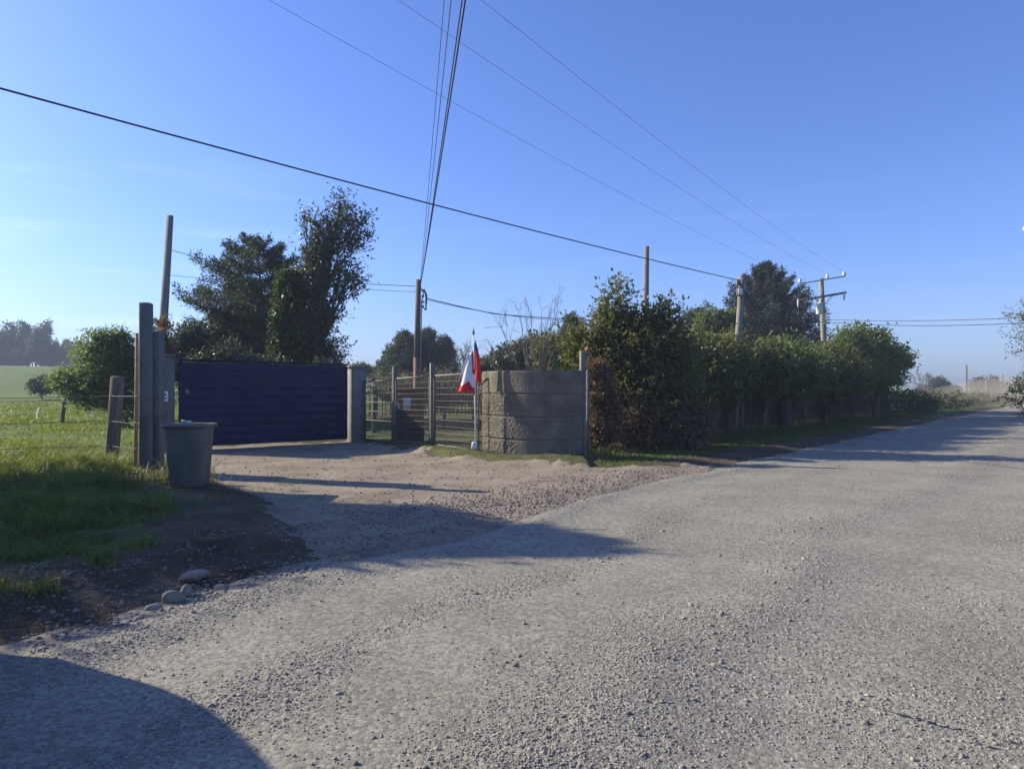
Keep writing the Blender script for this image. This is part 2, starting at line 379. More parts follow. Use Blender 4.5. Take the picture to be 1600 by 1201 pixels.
# ------------------------------------------------------------------ plan of the ground
edgeL = np.array([(-14, -18), (-9.5, -8), (-5.6, -1), (-3.05, 4.0), (-1.8, 6.05), (-.65, 7.3), (.55, 9.2), (2.3, 11.5), (5.2, 14.6), (10.7, 20.8), (17.6, 29), (32.6, 46), (62, 79), (120, 143), (220, 254)], float)
wid = np.array([11, 11, 11, 10.5, 10, 9.6, 9, 8, 6.8, 5.6, 4.9, 4.8, 4.8, 4.8, 4.8])
def smooth_poly(P_, W, step):
    out, ow = [], []
    n = len(P_)
    for i in range(n - 1):
        p0, p1, p2, p3 = P_[max(i - 1, 0)], P_[i], P_[i + 1], P_[min(i + 2, n - 1)]
        k = max(2, int(np.linalg.norm(p2 - p1) / step(np.linalg.norm((p1 + p2) / 2))))
        for t in np.arange(k) / k:
            a = 2 * p1 + (p2 - p0) * t + (2 * p0 - 5 * p1 + 4 * p2 - p3) * t * t + (3 * p1 - p0 - 3 * p2 + p3) * t ** 3
            out.append(a / 2); ow.append(W[i] * (1 - t) + W[i + 1] * t)
    out.append(P_[-1]); ow.append(W[-1])
    return np.array(out), np.array(ow)
EL, EW = smooth_poly(edgeL, wid, lambda r: max(.12, r * .012))
T_ = np.gradient(EL, axis=0); T_ /= np.linalg.norm(T_, axis=1)[:, None]
NR = np.stack([T_[:, 1], -T_[:, 0]], 1)      # to the right of travel
CEL, CEW = smooth_poly(edgeL, wid, lambda r: max(.5, r * .05))
CT = np.gradient(CEL, axis=0); CT /= np.linalg.norm(CT, axis=1)[:, None]

def road_uv(x, y):
    """signed distance right of the left edge (u) and local road width"""
    x = np.asarray(x, float).ravel(); y = np.asarray(y, float).ravel()
    u = np.empty(len(x)); w = np.empty(len(x))
    for s in range(0, len(x), 20000):
        X = x[s:s + 20000]; Y = y[s:s + 20000]
        d = (X[:, None] - CEL[None, :, 0]) ** 2 + (Y[:, None] - CEL[None, :, 1]) ** 2
        i = d.argmin(1)
        u[s:s + 20000] = (X - CEL[i, 0]) * CT[i, 1] - (Y - CEL[i, 1]) * CT[i, 0]
        w[s:s + 20000] = CEW[i]
    return u, w

drive_poly = np.array([(-8.3, 16.9), (-4.4, 19.6), (-3.2, 17.6), (-1.0, 14.2), (1.3, 13.0), (3.0, 13.1), (3.9, 13.5), (3.0, 11.2), (.9, 8.4), (-.6, 6.2), (-1.7, 5.9), (-2.5, 7.5), (-3.4, 9.3), (-5.0, 11.2), (-6.2, 12.8), (-8.1, 15.6)])
def poly_sd(x, y, poly):
    x = np.asarray(x, float).ravel(); y = np.asarray(y, float).ravel()
    d = np.full(len(x), 1e9); ins = np.zeros(len(x), bool)
    n = len(poly)
    for i in range(n):
        ax, ay = poly[i]; bx, by = poly[(i + 1) % n]
        ex, ey = bx - ax, by - ay
        t = np.clip(((x - ax) * ex + (y - ay) * ey) / (ex * ex + ey * ey), 0, 1)
        d = np.minimum(d, np.hypot(x - ax - t * ex, y - ay - t * ey))
        c = (ay > y) != (by > y)
        xi = ax + (y - ay) * ex / (ey if ey else 1e-9)
        ins ^= c & (x < xi)
    return np.where(ins, d, -d)      # positive inside

berm = np.array([(-1.2, 8.3), (-.2, 8.9), (.6, 9.9), (1.6, 11.1), (2.5, 12.1)])
def seg_dist(x, y, pts):
    d = np.full(np.shape(x), 1e9)
    for (ax, ay), (bx, by) in zip(pts[:-1], pts[1:]):
        ex, ey = bx - ax, by - ay
        t = np.clip(((x - ax) * ex + (y - ay) * ey) / (ex * ex + ey * ey), 0, 1)
        d = np.minimum(d, np.hypot(x - ax - t * ex, y - ay - t * ey))
    return d

def ground_z(x, y, u=None, w=None, full=False):
    x = np.asarray(x, float).ravel(); y = np.asarray(y, float).ravel()
    if u is None: u, w = road_uv(x, y)
    r = np.hypot(x, y)
    ang = np.degrees(np.arctan2(x, np.maximum(y, 1e-6))); ang = np.where(y < 0, np.where(x < 0, -90, 90), ang)
    hill = 7.2 * sstep(60, 250, r) * (1 - sstep(-34, -18, ang)) + 1.2 * vnoise(x, y, 60, 2) * sstep(50, 120, r) * (1 - sstep(-25, 5, ang))
    hill = hill - .9 * sstep(60, 200, r) * sstep(10, 25, ang)
    rough = .05 * vnoise(x, y, .9, 4) * (1 - sstep(40, 80, r)) + .10 * vnoise(x, y, 6, 3) * sstep(12, 30, r)
    dl = -u                                    # distance left of the road edge
    ds = poly_sd(x, y, drive_poly)
    ind = sstep(-.35, .25, ds)
    left = sstep(.0, .9, dl)
    bank = .15 * left * (1 - ind) * (1 - .5 * sstep(14, 22, y)) * np.where(x > 1.5, .4, 1)
    outR = u - w
    bankR = .25 * sstep(0, 1.5, outR)
    z = hill + (rough * (1 - .75 * ind)) + bank + bankR + .02 * ind
    onroad = sstep(.15, .7, u) * sstep(.15, .7, -outR)
    z = z * (1 - .85 * sstep(-.9, 0, u) * (u < w))
    z = z * (1 - onroad) + (-.09) * onroad
    bd = seg_dist(x, y, berm)
    z = z + .05 * np.exp(-(bd / .45) ** 2) * (1 + .5 * vnoise(x, y, .4, 3)) * (1 - onroad * .6)
    # clods on the bank edge near the camera
    z = z + .07 * np.abs(vnoise(x + 40, y, .24, 4)) * np.exp(-((dl - .6) / .6) ** 2) * (1 - ind) * (r < 14)
    if full: return z, dl, ds, outR
    return z
gz1 = lambda x, y: float(ground_z([x], [y])[0])

# polar ground sheet
ang = np.concatenate([np.linspace(-48, 48, 640), np.linspace(50, 310, 90)])
rad = np.concatenate([[.4], np.geomspace(1.0, 60, 420), np.geomspace(62, 4500, 90)])
A, Rr = np.meshgrid(np.radians(ang), rad)
gx = (np.sin(A) * Rr).ravel(); gy = (np.cos(A) * Rr).ravel()
gzv, dl, ds, outR = ground_z(gx, gy, full=True)
na, nr = len(ang), len(rad)
idx = np.arange(na * nr).reshape(nr, na); nx = np.roll(idx, -1, axis=1)
Q = np.stack([idx[:-1], nx[:-1], nx[1:], idx[1:]], -1).reshape(-1, 4)[:, ::-1]
V = np.stack([gx, gy, gzv], 1)
V = np.vstack([V, [[0, 0, float(gzv[:na].mean())]]])
fan = np.stack([nx[0], idx[0], np.full(na, len(V) - 1)], 1)[:, ::-1]
ground = mesh_obj('ground', V, [Q, fan], M['ground'], smooth=True)
tag(ground, kind='structure')
soil = (1 - sstep(.9, 1.7, dl + .3 * vnoise(gx, gy, .7, 3))) * (np.hypot(gx, gy) < 30) * (dl > -.5)
soil = np.maximum(soil, .75 * sstep(-.5, .2, ds)); soil = np.maximum(soil, .8 * sstep(-2.0, -1.0, ds) * (gy < 12))
soil = np.maximum(soil, np.where((gx < 0) & (dl < 5) & (gy < 14), .62 - .08 * dl, 0))
soil = np.maximum(soil, .52 * ((gx < 2.2) & (gx > -9) & (gy > 13) & (gy < 50) & (dl > 0)))
soil = np.maximum(soil, (outR > -.5) * (1 - sstep(.5, 2.5, outR)))
tt = (dl > -.5) & (dl < 3.2) & (gx > 1.8)           # shaded strip in front of the hedge: bare with patches
soil = np.maximum(soil, tt * (1 - sstep(.9, 1.4, dl)) * 1.0)
soil = np.append(np.clip(soil, 0, 1), 1)
at = ground.data.attributes.new('soil', 'FLOAT', 'POINT'); at.data.foreach_set('value', soil.astype(np.float32))

# road sheet: across from -0.5 to w+0.5, surface dips under the ground at its ragged edges
def road_height(x, y, u, w):
    z = .012 * vnoise(x, y, 1.6, 2) + .0015 * vnoise(x, y, .25, 2)
    ridge = 0
    for c0, s, h in ((.3, .22, .03), (3.5, .4, .035), (5.6, .6, .02), (7.6, .6, .03)):
        cc = c0 + .25 * vnoise(x, y, 3.5, 2)
        ridge = ridge + h * np.exp(-((u - cc) / s) ** 2)
    z = z + ridge * (.7 + .5 * vnoise(x, y, .8, 3))
    e = np.minimum(u, w - u) + .22 * vnoise(x, y, .6, 4)
    return z + .012 - .16 * (1 - sstep(-.5, -.12, e))
tcr = np.concatenate([np.linspace(-.6, 1.2, 46), np.linspace(1.24, 11.8, 200)])
tn = (tcr + .6) / 12.4
UU = -.6 + tn[None, :] * (EW[:, None] + 1.2)
RX = EL[:, 0:1] + NR[:, 0:1] * UU; RY = EL[:, 1:2] + NR[:, 1:2] * UU
zz = road_height(RX.ravel(), RY.ravel(), UU.ravel(), np.repeat(EW, len(tcr)))
farlift = ground_z(RX.ravel() * 0 + RX.ravel(), RY.ravel(), u=np.full(RX.size, -50.), w=np.full(RX.size, 5.)) * sstep(25, 60, np.hypot(RX.ravel(), RY.ravel())) * 0
i2 = np.arange(RX.size).reshape(RX.shape)
Q = np.stack([i2[:-1, :-1], i2[:-1, 1:], i2[1:, 1:], i2[1:, :-1]], -1).reshape(-1, 4)
road = mesh_obj('road', np.stack([RX.ravel(), RY.ravel(), zz], 1), Q, M['road'], smooth=True); tag(road, kind='structure')

ub, xb, yb = UU.ravel(), RX.ravel(), RY.ravel(); lo_ = 0
for c0, s_ in ((.25, .45), (3.5, .7), (5.6, .8), (7.6, 1.1), (1.7, .35)): lo_ = np.maximum(lo_, np.exp(-((ub - c0 - .3 * vnoise(xb, yb, 3.5, 2)) / s_) ** 2))
lo_ = np.clip(lo_ * .8 + .5 * vnoise(xb, yb, 1.1, 4) + .3 * sstep(6, 4, yb), 0, 1)
at = road.data.attributes.new('loose', 'FLOAT', 'POINT'); at.data.foreach_set('value', lo_.astype(np.float32))
# driveway sheet
xs = np.arange(-9, 5.5, .05); ys = np.arange(5.2, 20.2, .05)
DX, DY = np.meshgrid(xs, ys); fx, fy = DX.ravel(), DY.ravel()
gz, _, ds, _ = ground_z(fx, fy, full=True)
e = ds + .35 * vnoise(fx, fy, .9, 4) + .22 * vnoise(fx, fy, .16, 3)
rutn = .02 * vnoise(fx * 1.0, fy, .5, 4)
dz = gz + .02 + rutn * .4 - .12 * (1 - sstep(-.4, .15, e))
keep = (e > -.5).reshape(DX.shape)
i3 = np.arange(DX.size).reshape(DX.shape)
kq = keep[:-1, :-1] & keep[1:, 1:] & keep[1:, :-1] & keep[:-1, 1:]
Q = np.stack([i3[:-1, :-1], i3[:-1, 1:], i3[1:, 1:], i3[1:, :-1]], -1)[kq]
used = np.unique(Q); remap = np.zeros(DX.size, int); remap[used] = np.arange(len(used))
drive = mesh_obj('driveway', np.stack([fx, fy, dz], 1)[used], remap[Q], M['drive'], smooth=True); tag(drive, kind='structure')
def surf_z(x, y):
    """highest of ground, road, driveway"""
    x = np.asarray(x, float); y = np.asarray(y, float)
    u, w = road_uv(x, y); g, _, ds, _ = ground_z(x, y, u, w, full=True)
    r = road_height(x, y, u, w); r = np.where((u > -.6) & (u < w + .6), r, -9)
    e = ds + .35 * vnoise(x, y, .9, 4) + .22 * vnoise(x, y, .16, 3); d = np.where(e > -.45, g + .02 + .008 * vnoise(x, y, .5, 4) - .12 * (1 - sstep(-.4, .15, e)), -9)
    return np.maximum(np.maximum(g, r), d), u, w, ds

# ------------------------------------------------------------------ stones
t = (1 + 5 ** .5) / 2
IV = np.array([(-1, t, 0), (1, t, 0), (-1, -t, 0), (1, -t, 0), (0, -1, t), (0, 1, t), (0, -1, -t), (0, 1, -t), (t, 0, -1), (t, 0, 1), (-t, 0, -1), (-t, 0, 1)]) / math.hypot(1, t)
IF = np.array([(0, 11, 5), (0, 5, 1), (0, 1, 7), (0, 7, 10), (0, 10, 11), (1, 5, 9), (5, 11, 4), (11, 10, 2), (10, 7, 6), (7, 1, 8), (3, 9, 4), (3, 4, 2), (3, 2, 6), (3, 6, 8), (3, 8, 9), (4, 9, 5), (2, 4, 11), (6, 2, 10), (8, 6, 7), (9, 8, 1)])
def stones(name, x, y, z, size, mat, flat=.62):
    n = len(x)
    v = IV[None] * (1 + .28 * (rng.random((n, 12, 1)) - .5) * 2)
    sc = size[:, None] * np.stack([.8 + .6 * rng.random(n), .6 + .4 * rng.random(n), flat * (.6 + .6 * rng.random(n))], 1)
    v = v * sc[:, None, :]
    a = rng.random(n) * 6.283; ti = (rng.random(n) - .5) * .8
    ca, sa, ct, st = np.cos(a), np.sin(a), np.cos(ti), np.sin(ti)
    X = v[..., 0] * ct[:, None] + v[..., 2] * st[:, None]; Z = -v[..., 0] * st[:, None] + v[..., 2] * ct[:, None]
    X, Y = X * ca[:, None] - v[..., 1] * sa[:, None], X * sa[:, None] + v[..., 1] * ca[:, None]
    W = np.stack([X + x[:, None], Y + y[:, None], Z + (z + size * .18)[:, None]], -1).reshape(-1, 3)
    Fq = (IF[None] + (np.arange(n) * 12)[:, None, None]).reshape(-1, 3)
    return mesh_obj(name, W, Fq, mat)

def scatter(n, amin, amax, rmin, rmax, power=1.0):
    a = np.radians(amin + (amax - amin) * rng.random(n))
    k = rng.random(n); r = rmin * (rmax / rmin) ** (k ** power)
    return np.sin(a) * r, np.cos(a) * r
x, y = scatter(230000, -44, 44, 2.3, 26, 1.0)
z, u, w, ds = surf_z(x, y)
band = .0
for c0, s in ((.25, .4), (3.5, .55), (5.6, .7), (7.6, 1.0), (1.7, .3)):
    band = np.maximum(band, np.exp(-((u - c0 - .3 * vnoise(x, y, 3.5, 2)) / s) ** 2))
dens = -.04 + .62 * band ** 1.5 + .6 * vnoise(x, y, 1.1, 4) + .12 * sstep(6, 4, y)
k = (u > -.25) & (u < w + .4) & (rng.random(len(x)) < np.clip(dens, .035, 1))
x, y, z, r_ = x[k], y[k], z[k], np.hypot(x[k], y[k])
size = .0036 + .0065 * rng.random(len(x)) ** 2.4 + (rng.random(len(x)) < .02) * .012 * rng.random(len(x))
size *= (.78 + .045 * r_)
g = stones('gravel', x, y, z, size, M['gravel']); tag(g, 'loose grey gravel lying on the road', 'gravel', kind='stuff')
# brown stones on driveway and its berm
x, y = scatter(90000, -43, 20, 3.6, 18, .85)
z, u, w, ds = surf_z(x, y)
bd = seg_dist(x, y, berm)
dens = .06 + .9 * np.exp(-(bd / .55) ** 2) + .12 * (ds > -.2) + .25 * (np.abs(u) < .35) + np.where(x < -1, .16 + .5 * vnoise(x, y, .4, 2), 0)
k = (u < .2) & (u > -1.6) & (rng.random(len(x)) < dens * .9) | (ds > -.1) & (u < 0) & (rng.random(len(x)) < .07 + .8 * np.exp(-(bd / .5) ** 2))
x, y, z, r_ = x[k], y[k], z[k], np.hypot(x[k], y[k])
size = (.006 + .014 * rng.random(len(x)) ** 2.5) * (.9 + .03 * r_)
g = stones('brown_gravel', x, y, z, size, M['bgravel']); tag(g, 'brown stones and clods along the driveway mouth', 'gravel', kind='stuff')

# river rocks at the edge of the bank
def rock(px, py, sx, sy, sz, rz, label, tilt=0, lift=.3, grp=None):
    p = PG(px, py, .08)
    rr = np.random.default_rng(int(px * 7 + py))
    # subdivided sphere
    nu, nv = 22, 14; Vv = []; 
    for j in range(nv + 1):
        for i in range(nu):
            th = math.pi * j / nv; ph = 2 * math.pi * i / nu
            d = Vector((math.sin(th) * math.cos(ph), math.sin(th) * math.sin(ph), math.cos(th)))
            k = 1 + .16 * mnoise.noise(d * 1.3 + Vector((px, py, 0))) + .05 * mnoise.noise(d * 4 + Vector((px, 0, py)))
            Vv.append((d.x * k * sx, d.y * k * sy, d.z * k * sz))
    Fq = [[j * nu + i, (j + 1) * nu + i, (j + 1) * nu + (i + 1) % nu, j * nu + (i + 1) % nu] for j in range(nv) for i in range(nu)]
    o = mesh_obj('rock', np.array(Vv), np.array(Fq), M['rock'], smooth=True)
    o.location = (p[0], p[1], gz1(p[0], p[1]) + sz * (lift - .05)); o.rotation_euler = (tilt * .5, tilt, rz)
    tag(o, label, 'rock', grp); return o
rock(272, 925, .085, .06, .06, .6, 'pale oval boulder lying lowest beside the upright stone on the bank', .5, .5)
rock(290, 917, .04, .05, .055, .2, 'small upright egg shaped stone leaning on the pale oval boulder', .2, .8)
rock(303, 897, .12, .07, .045, .35, 'long flat dark grey stone lying above the pale oval boulder', -.15, .7)
rock(330, 927, .055, .04, .03, .2, 'small flat pebble just right of the boulder pile', 0, .4)
rock(465, 893, .10, .08, .05, .5, 'half buried grey stone at the gravel edge beyond the boulder pile', 0, .3)
rock(238, 936, .06, .05, .035, .4, 'half buried brown stone left of the boulder pile', 0, .3)
rock(217, 952, .035, .03, .025, .9, 'small round stone at the road edge below the boulder pile', 0, .3)
rock(345, 905, .06, .045, .03, -.3, 'dull brown stone right of the long flat grey stone', .1, .3)

# ------------------------------------------------------------------ grass
def blades(name, x, y, z, h, wd, mat, lean=.45, label=None, parent=None, cat='grass'):
    n = len(x)
    a = rng.random(n) * 6.283; b = rng.random(n) * 6.283
    ln = lean * h * (.3 + rng.random(n))
    dx, dy = np.cos(a), np.sin(a); wx, wy = np.cos(b), np.sin(b)
    P0 = np.stack([x, y, z - .02], 1)
    Vs = []
    for t_, wk in ((0, 1.0), (.5, .8), (1, 0.0)):
        c = P0 + np.stack([dx * ln * t_ ** 2, dy * ln * t_ ** 2, h * t_ * (1 - .25 * t_ * lean)], 1)
        o = np.stack([wx, wy, 0 * wx], 1) * (wd * wk / 2)[:, None]
        if wk > 0: Vs += [c - o, c + o]
        else: Vs += [c]
    V_ = np.stack(Vs, 1).reshape(-1, 3); base = (np.arange(n) * 5)[:, None]
    Q_ = base + np.array([[0, 1, 3, 2]]); T3 = base + np.array([[2, 3, 4]])
    o = mesh_obj(name, V_, [Q_, T3], mat, parent)
    if label: tag(o, label, cat, kind='stuff')
    return o
# tall verge grass on the left
x = -14 + 13 * rng.random(520000); y = 3.5 + 13 * rng.random(520000)
inv_ = (np.abs(x) / y < .86)
x, y = x[inv_], y[inv_]
z, u, w, ds = surf_z(x, y); dl = -u
clump = .65 * vnoise(x, y, .38, 3) + .55 * vnoise(x + 9, y, 1.5, 2)
dens = sstep(.6, 2.2, dl + 1.2 * vnoise(x, y, .6, 3)) * (1 - .93 * sstep(-1.9, -.9, ds + .5 * vnoise(x, y, .5, 3))) * (ds < -.1) * np.clip(.38 + 1.7 * clump, .04, 1)
k = rng.random(len(x)) < dens
x, y, z, dl, clump = x[k], y[k], z[k], dl[k], clump[k]
h = (.04 + .09 * rng.random(len(x)) * np.clip(.7 + clump, .3, 1.4)) + .34 * sstep(2.2, 3.8, dl) * (.2 + .8 * rng.random(len(x)) ** 1.5) * np.clip(.45 + 1.5 * clump, .12, 1.5)
h *= np.where(y > 13.5, .45, 1)
k2 = rng.random(len(x)) < .10
blades('dry_grass', x[k2] + .03, y[k2] - .02, z[k2], h[k2] * 1.1, np.full(int(k2.sum()), .006), M['straw'], 1.1, 'dry stalks mixed into the green verge grass')
blades('grass', x, y, z, h, .006 + .006 * rng.random(len(x)) + h * .015, M['grass'], .8, 'lush green verge grass along the wire fence')
# ragged taller tufts and weeds standing out of the verge grass
tx, ty = [], []
for _ in range(340):
    a_ = -13 + 11.5 * rng.random(); b_ = 4.2 + 9.5 * rng.random(); tx.append(a_); ty.append(b_)
tx, ty = np.array(tx), np.array(ty); tz, tu, tw, tds = surf_z(tx, ty); tdl = -tu
k = (tdl > .7) & (tds < -1.2) & (np.abs(tx) / ty < .85); tx, ty, tdl = tx[k], ty[k], tdl[k]
rp_ = rng.integers(45, 110, len(tx)); big = np.where(tdl > 2.4, 1.0, .42) * (.6 + .8 * rng.random(len(tx)))
x = np.repeat(tx, rp_) + rng.normal(size=rp_.sum()) * .07 * np.repeat(big + .3, rp_); y = np.repeat(ty, rp_) + rng.normal(size=rp_.sum()) * .07 * np.repeat(big + .3, rp_)
z = surf_z(x, y)[0]; h = np.repeat(big, rp_) * .42 * (.35 + .65 * rng.random(len(x)))
blades('tall_grass', x, y, z, h, .007 + .007 * rng.random(len(x)), M['grass'], 1.0, 'ragged taller tufts of grass standing in the verge')
# pasture beyond
x, y = scatter(160000, -42, -20, 13, 70, 1.0)
z, u, w, ds = surf_z(x, y)
k = (ds < -.4) & (rng.random(len(x)) < np.clip(.35 + 1.3 * vnoise(x, y, 2.2, 4), .03, 1)) & (x < -7.8)
x, y, z = x[k], y[k], z[k]; r_ = np.hypot(x, y)
h = (.04 + .07 * rng.random(len(x))) * (.8 + r_ * .02)
blades('pasture_grass', x, y, z, h, .008 + r_ * .0011, M['grass'], .6, 'short pasture grass of the open field behind the fence')
# grass behind gate, by the wall, along the hedge foot
x, y = scatter(150000, -14, 45, 11, 48, 1.0)
z, u, w, ds = surf_z(x, y); dl = -u
side = (dl > 1.0) & (x > 1.7)
yard = (x < 1.7) & (y > 13.4)
d_ = np.where(side, sstep(.5, 1.9, dl + .5 * vnoise(x, y, 1, 3)) * (1 - sstep(4.5, 6, dl)), 0) + np.where(yard, .16 * (vnoise(x, y, .9, 3) > .0), 0)
k = (rng.random(len(x)) < d_) & (ds < -.15)
x, y, z, dl, s_ = x[k], y[k], z[k], dl[k], side[k]; r_ = np.hypot(x, y)
h = np.where(s_, .08 + .28 * sstep(1.8, 3.2, dl) * rng.random(len(x)), .03 + .06 * rng.random(len(x)))
h = np.where(s_, h, h * 1.2)
blades('hedge_foot_grass', x, y, z, h, .010 + r_ * .0007, M['grass_dry'], .7, 'green grass and weeds at the foot of the hedge and wall')
# dry straw on the bank and by the wall foot
x, y = scatter(110000, -44, 14, 3.5, 16, .9)
z, u, w, ds = surf_z(x, y); dl = -u
k = (dl > .02) & (dl < 2.6) & (x < -1.2) & (rng.random(len(x)) < np.clip(.45 + 1.1 * vnoise(x, y, .35, 3), 0, .95))
k |= (np.abs(ds) < .5) & (dl > .2) & (rng.random(len(x)) < np.clip(.2 + .8 * vnoise(x, y, .5, 3), 0, .6))
x, y, z = x[k], y[k], z[k]
blades('dry_straw', x, y, z + .01, .02 + .05 * rng.random(len(x)), .004 + .003 * rng.random(len(x)), M['straw'], 2.2, 'dry straw and dead grass strewn on the soil bank', cat='straw')
# sparse green sprigs on the driveway by the bin
x = -5.0 + 2.6 * rng.random(9000); y = 8.4 + 2.6 * rng.random(9000)
k = vnoise(x, y, .35, 3) > .32
x, y = x[k], y[k]; z = surf_z(x, y)[0]
blades('grass_sprigs', x, y, z, .03 + .05 * rng.random(len(x)), np.full(len(x), .006), M['grass'], .7, 'short green sprigs growing on the bare ground by the bin')

# ------------------------------------------------------------------ foliage builders
def leafquads(c, dirv, up, ln, wd):
    """diamond leaves: c base (n,3), dirv along, up roughly normal"""
    s = np.cross(dirv, up); s /= np.linalg.norm(s, axis=1)[:, None] + 1e-9
    nrm = np.cross(s, dirv)
    m = c + dirv * (ln * .5)[:, None] - nrm * (wd * .12)[:, None]
    V_ = np.stack([c, m + s * (wd / 2)[:, None], c + dirv * ln[:, None], m - s * (wd / 2)[:, None]], 1)
    return V_
def unit(v): return v / (np.linalg.norm(v, axis=-1, keepdims=True) + 1e-9)

def crown_leaves(blobs, nclump, per, leaf, r, twig=.35, upb=.25, shell=.55, spread=.5, droop=0):
    """blobs: (x,y,z,rx,ry,rz). leaves grow in twigs that point outwards from the blobs"""
    B = np.array(blobs, float); wgt = B[:, 3] * B[:, 4] + B[:, 3] * B[:, 5] + B[:, 4] * B[:, 5]
    wgt = wgt + wgt.mean() * .22; bi = r.choice(len(B), nclump, p=wgt / wgt.sum())
    d = unit(r.normal(size=(nclump, 3)))
    k = shell + (1.02 - shell) * r.random(nclump) ** .6
    k *= 1 + .16 * np.sin(d[:, 0] * 7 + bi) * np.cos(d[:, 2] * 6 + bi * 2)
    base = B[bi, :3] + d * B[bi, 3:] * k[:, None]
    td = unit(d + np.array([0, 0, upb]) + .5 * r.normal(size=(nclump, 3)))
    tl = twig * (.5 + r.random(nclump))
    s = r.random((nclump, per))
    pos = base[:, None] + td[:, None] * (s * tl[:, None])[..., None] + r.normal(size=(nclump, per, 3)) * leaf * .35
    pos[..., 2] -= droop * s ** 2 * tl[:, None]
    ld = unit(td[:, None] * .7 + r.normal(size=(nclump, per, 3)) * spread * 1.4 - np.array([0, 0, droop * 1.5]))
    up = unit(r.normal(size=(nclump, per, 3)) * .8 + np.array([0, 0, 1.0]))
    n = nclump * per
    ln = leaf * (.6 + .8 * r.random(n))
    return leafquads(pos.reshape(-1, 3), ld.reshape(-1, 3), up.reshape(-1, 3), ln, ln * (.42 + .25 * r.random(n)))

def leaf_object(name, VV, mat, parent):
    V_ = VV.reshape(-1, 3) - np.array(parent.location)
    n = len(VV)
    return mesh_obj(name, V_, (np.arange(n * 4).reshape(n, 4)), mat, parent)

def curve(p0, p1, r, n=7, wob=.08, sag=0):
    p0 = np.asarray(p0, float); p1 = np.asarray(p1, float); t_ = np.linspace(0, 1, n)[:, None]
    L_ = np.linalg.norm(p1 - p0)
    q = p0 + (p1 - p0) * t_ + np.array([0, 0, 1]) * (sag * L_ * np.sin(t_ * math.pi))
    w_ = np.cumsum(r.normal(size=(n, 3)), 0) * wob * L_ / n; w_ -= w_[0]; w_ = w_ - t_ * w_[-1]
    return q + w_

def limbs(mb, base, blobs, r, r0, h0=.3, seg=7):
    """trunk then limbs reaching into every blob"""
    base = np.asarray(base, float)
    top = np.mean([b[:3] for b in blobs], 0); 
    hi = max(blobs, key=lambda b: b[2])
    tp = curve(base - [0, 0, .15], np.array(hi[:3]), r, 9, .12)
    mb.tube(tp, r0 * np.linspace(1, .25, 9), seg)
    for b in blobs:
        k = min(6, max(1, int(8 * h0 + r.random() * 4)))
        e = np.array(b[:3]) + r.normal(size=3) * np.array(b[3:]) * .25
        q = curve(tp[k], e, r, 6, .15, .05)
        fs_ = min(1, .25 + .6 * b[3]); mb.tube(q, r0 * .5 * fs_ * np.linspace(1, .25, 6), 5)
        for _ in range(5):
            d = unit(r.normal(size=3) + np.array([0, 0, .4]))
            e2 = np.array(b[:3]) + d * np.array(b[3:]) * .85
            s0 = q[r.integers(2, 6)]
            mb.tube(curve(s0, e2, r, 4, .12), r0 * .18 * np.linspace(1, .2, 4), 4)

def bushy(name, label, cat, base, blobs, mats, nclump, per, leaf, seed, trunk_r=.08, group=None, stem='trunk', bark=None, airy=None, **kw):
    r = np.random.default_rng(seed)
    root = empty(name, base, label, cat, group)
    mb = MB(); limbs(mb, base, blobs + (airy[0] if airy else []), r, trunk_r); mb.build(stem, bark or M['bark'], root, smooth=True)
    LV = crown_leaves(blobs, nclump, per, leaf, r, **kw)
    if airy:
        LV = np.concatenate([LV, crown_leaves(airy[0], airy[1], airy[2], airy[3], r, twig=airy[4], shell=.05, upb=.3)])
    leaf_object('crown' if stem == 'trunk' else 'foliage', LV, mats, root)
    return root

def px_blobs(lst, Y, dy=.9):
    """(px, py, rpx, rpy[, dY]) blobs seen in the photo at depth Y -> world ellipsoids"""
    out = []
    for b in lst:
        y_ = Y + (b[4] if len(b) > 4 else 0)
        p = P(b[0], b[1], y_); rx = b[2] / F * y_; rz = b[3] / F * y_
        out.append((p[0], p[1], p[2], rx, min(rx, rz * 1.3) * dy if rx > rz else rx * dy, rz))
    return out

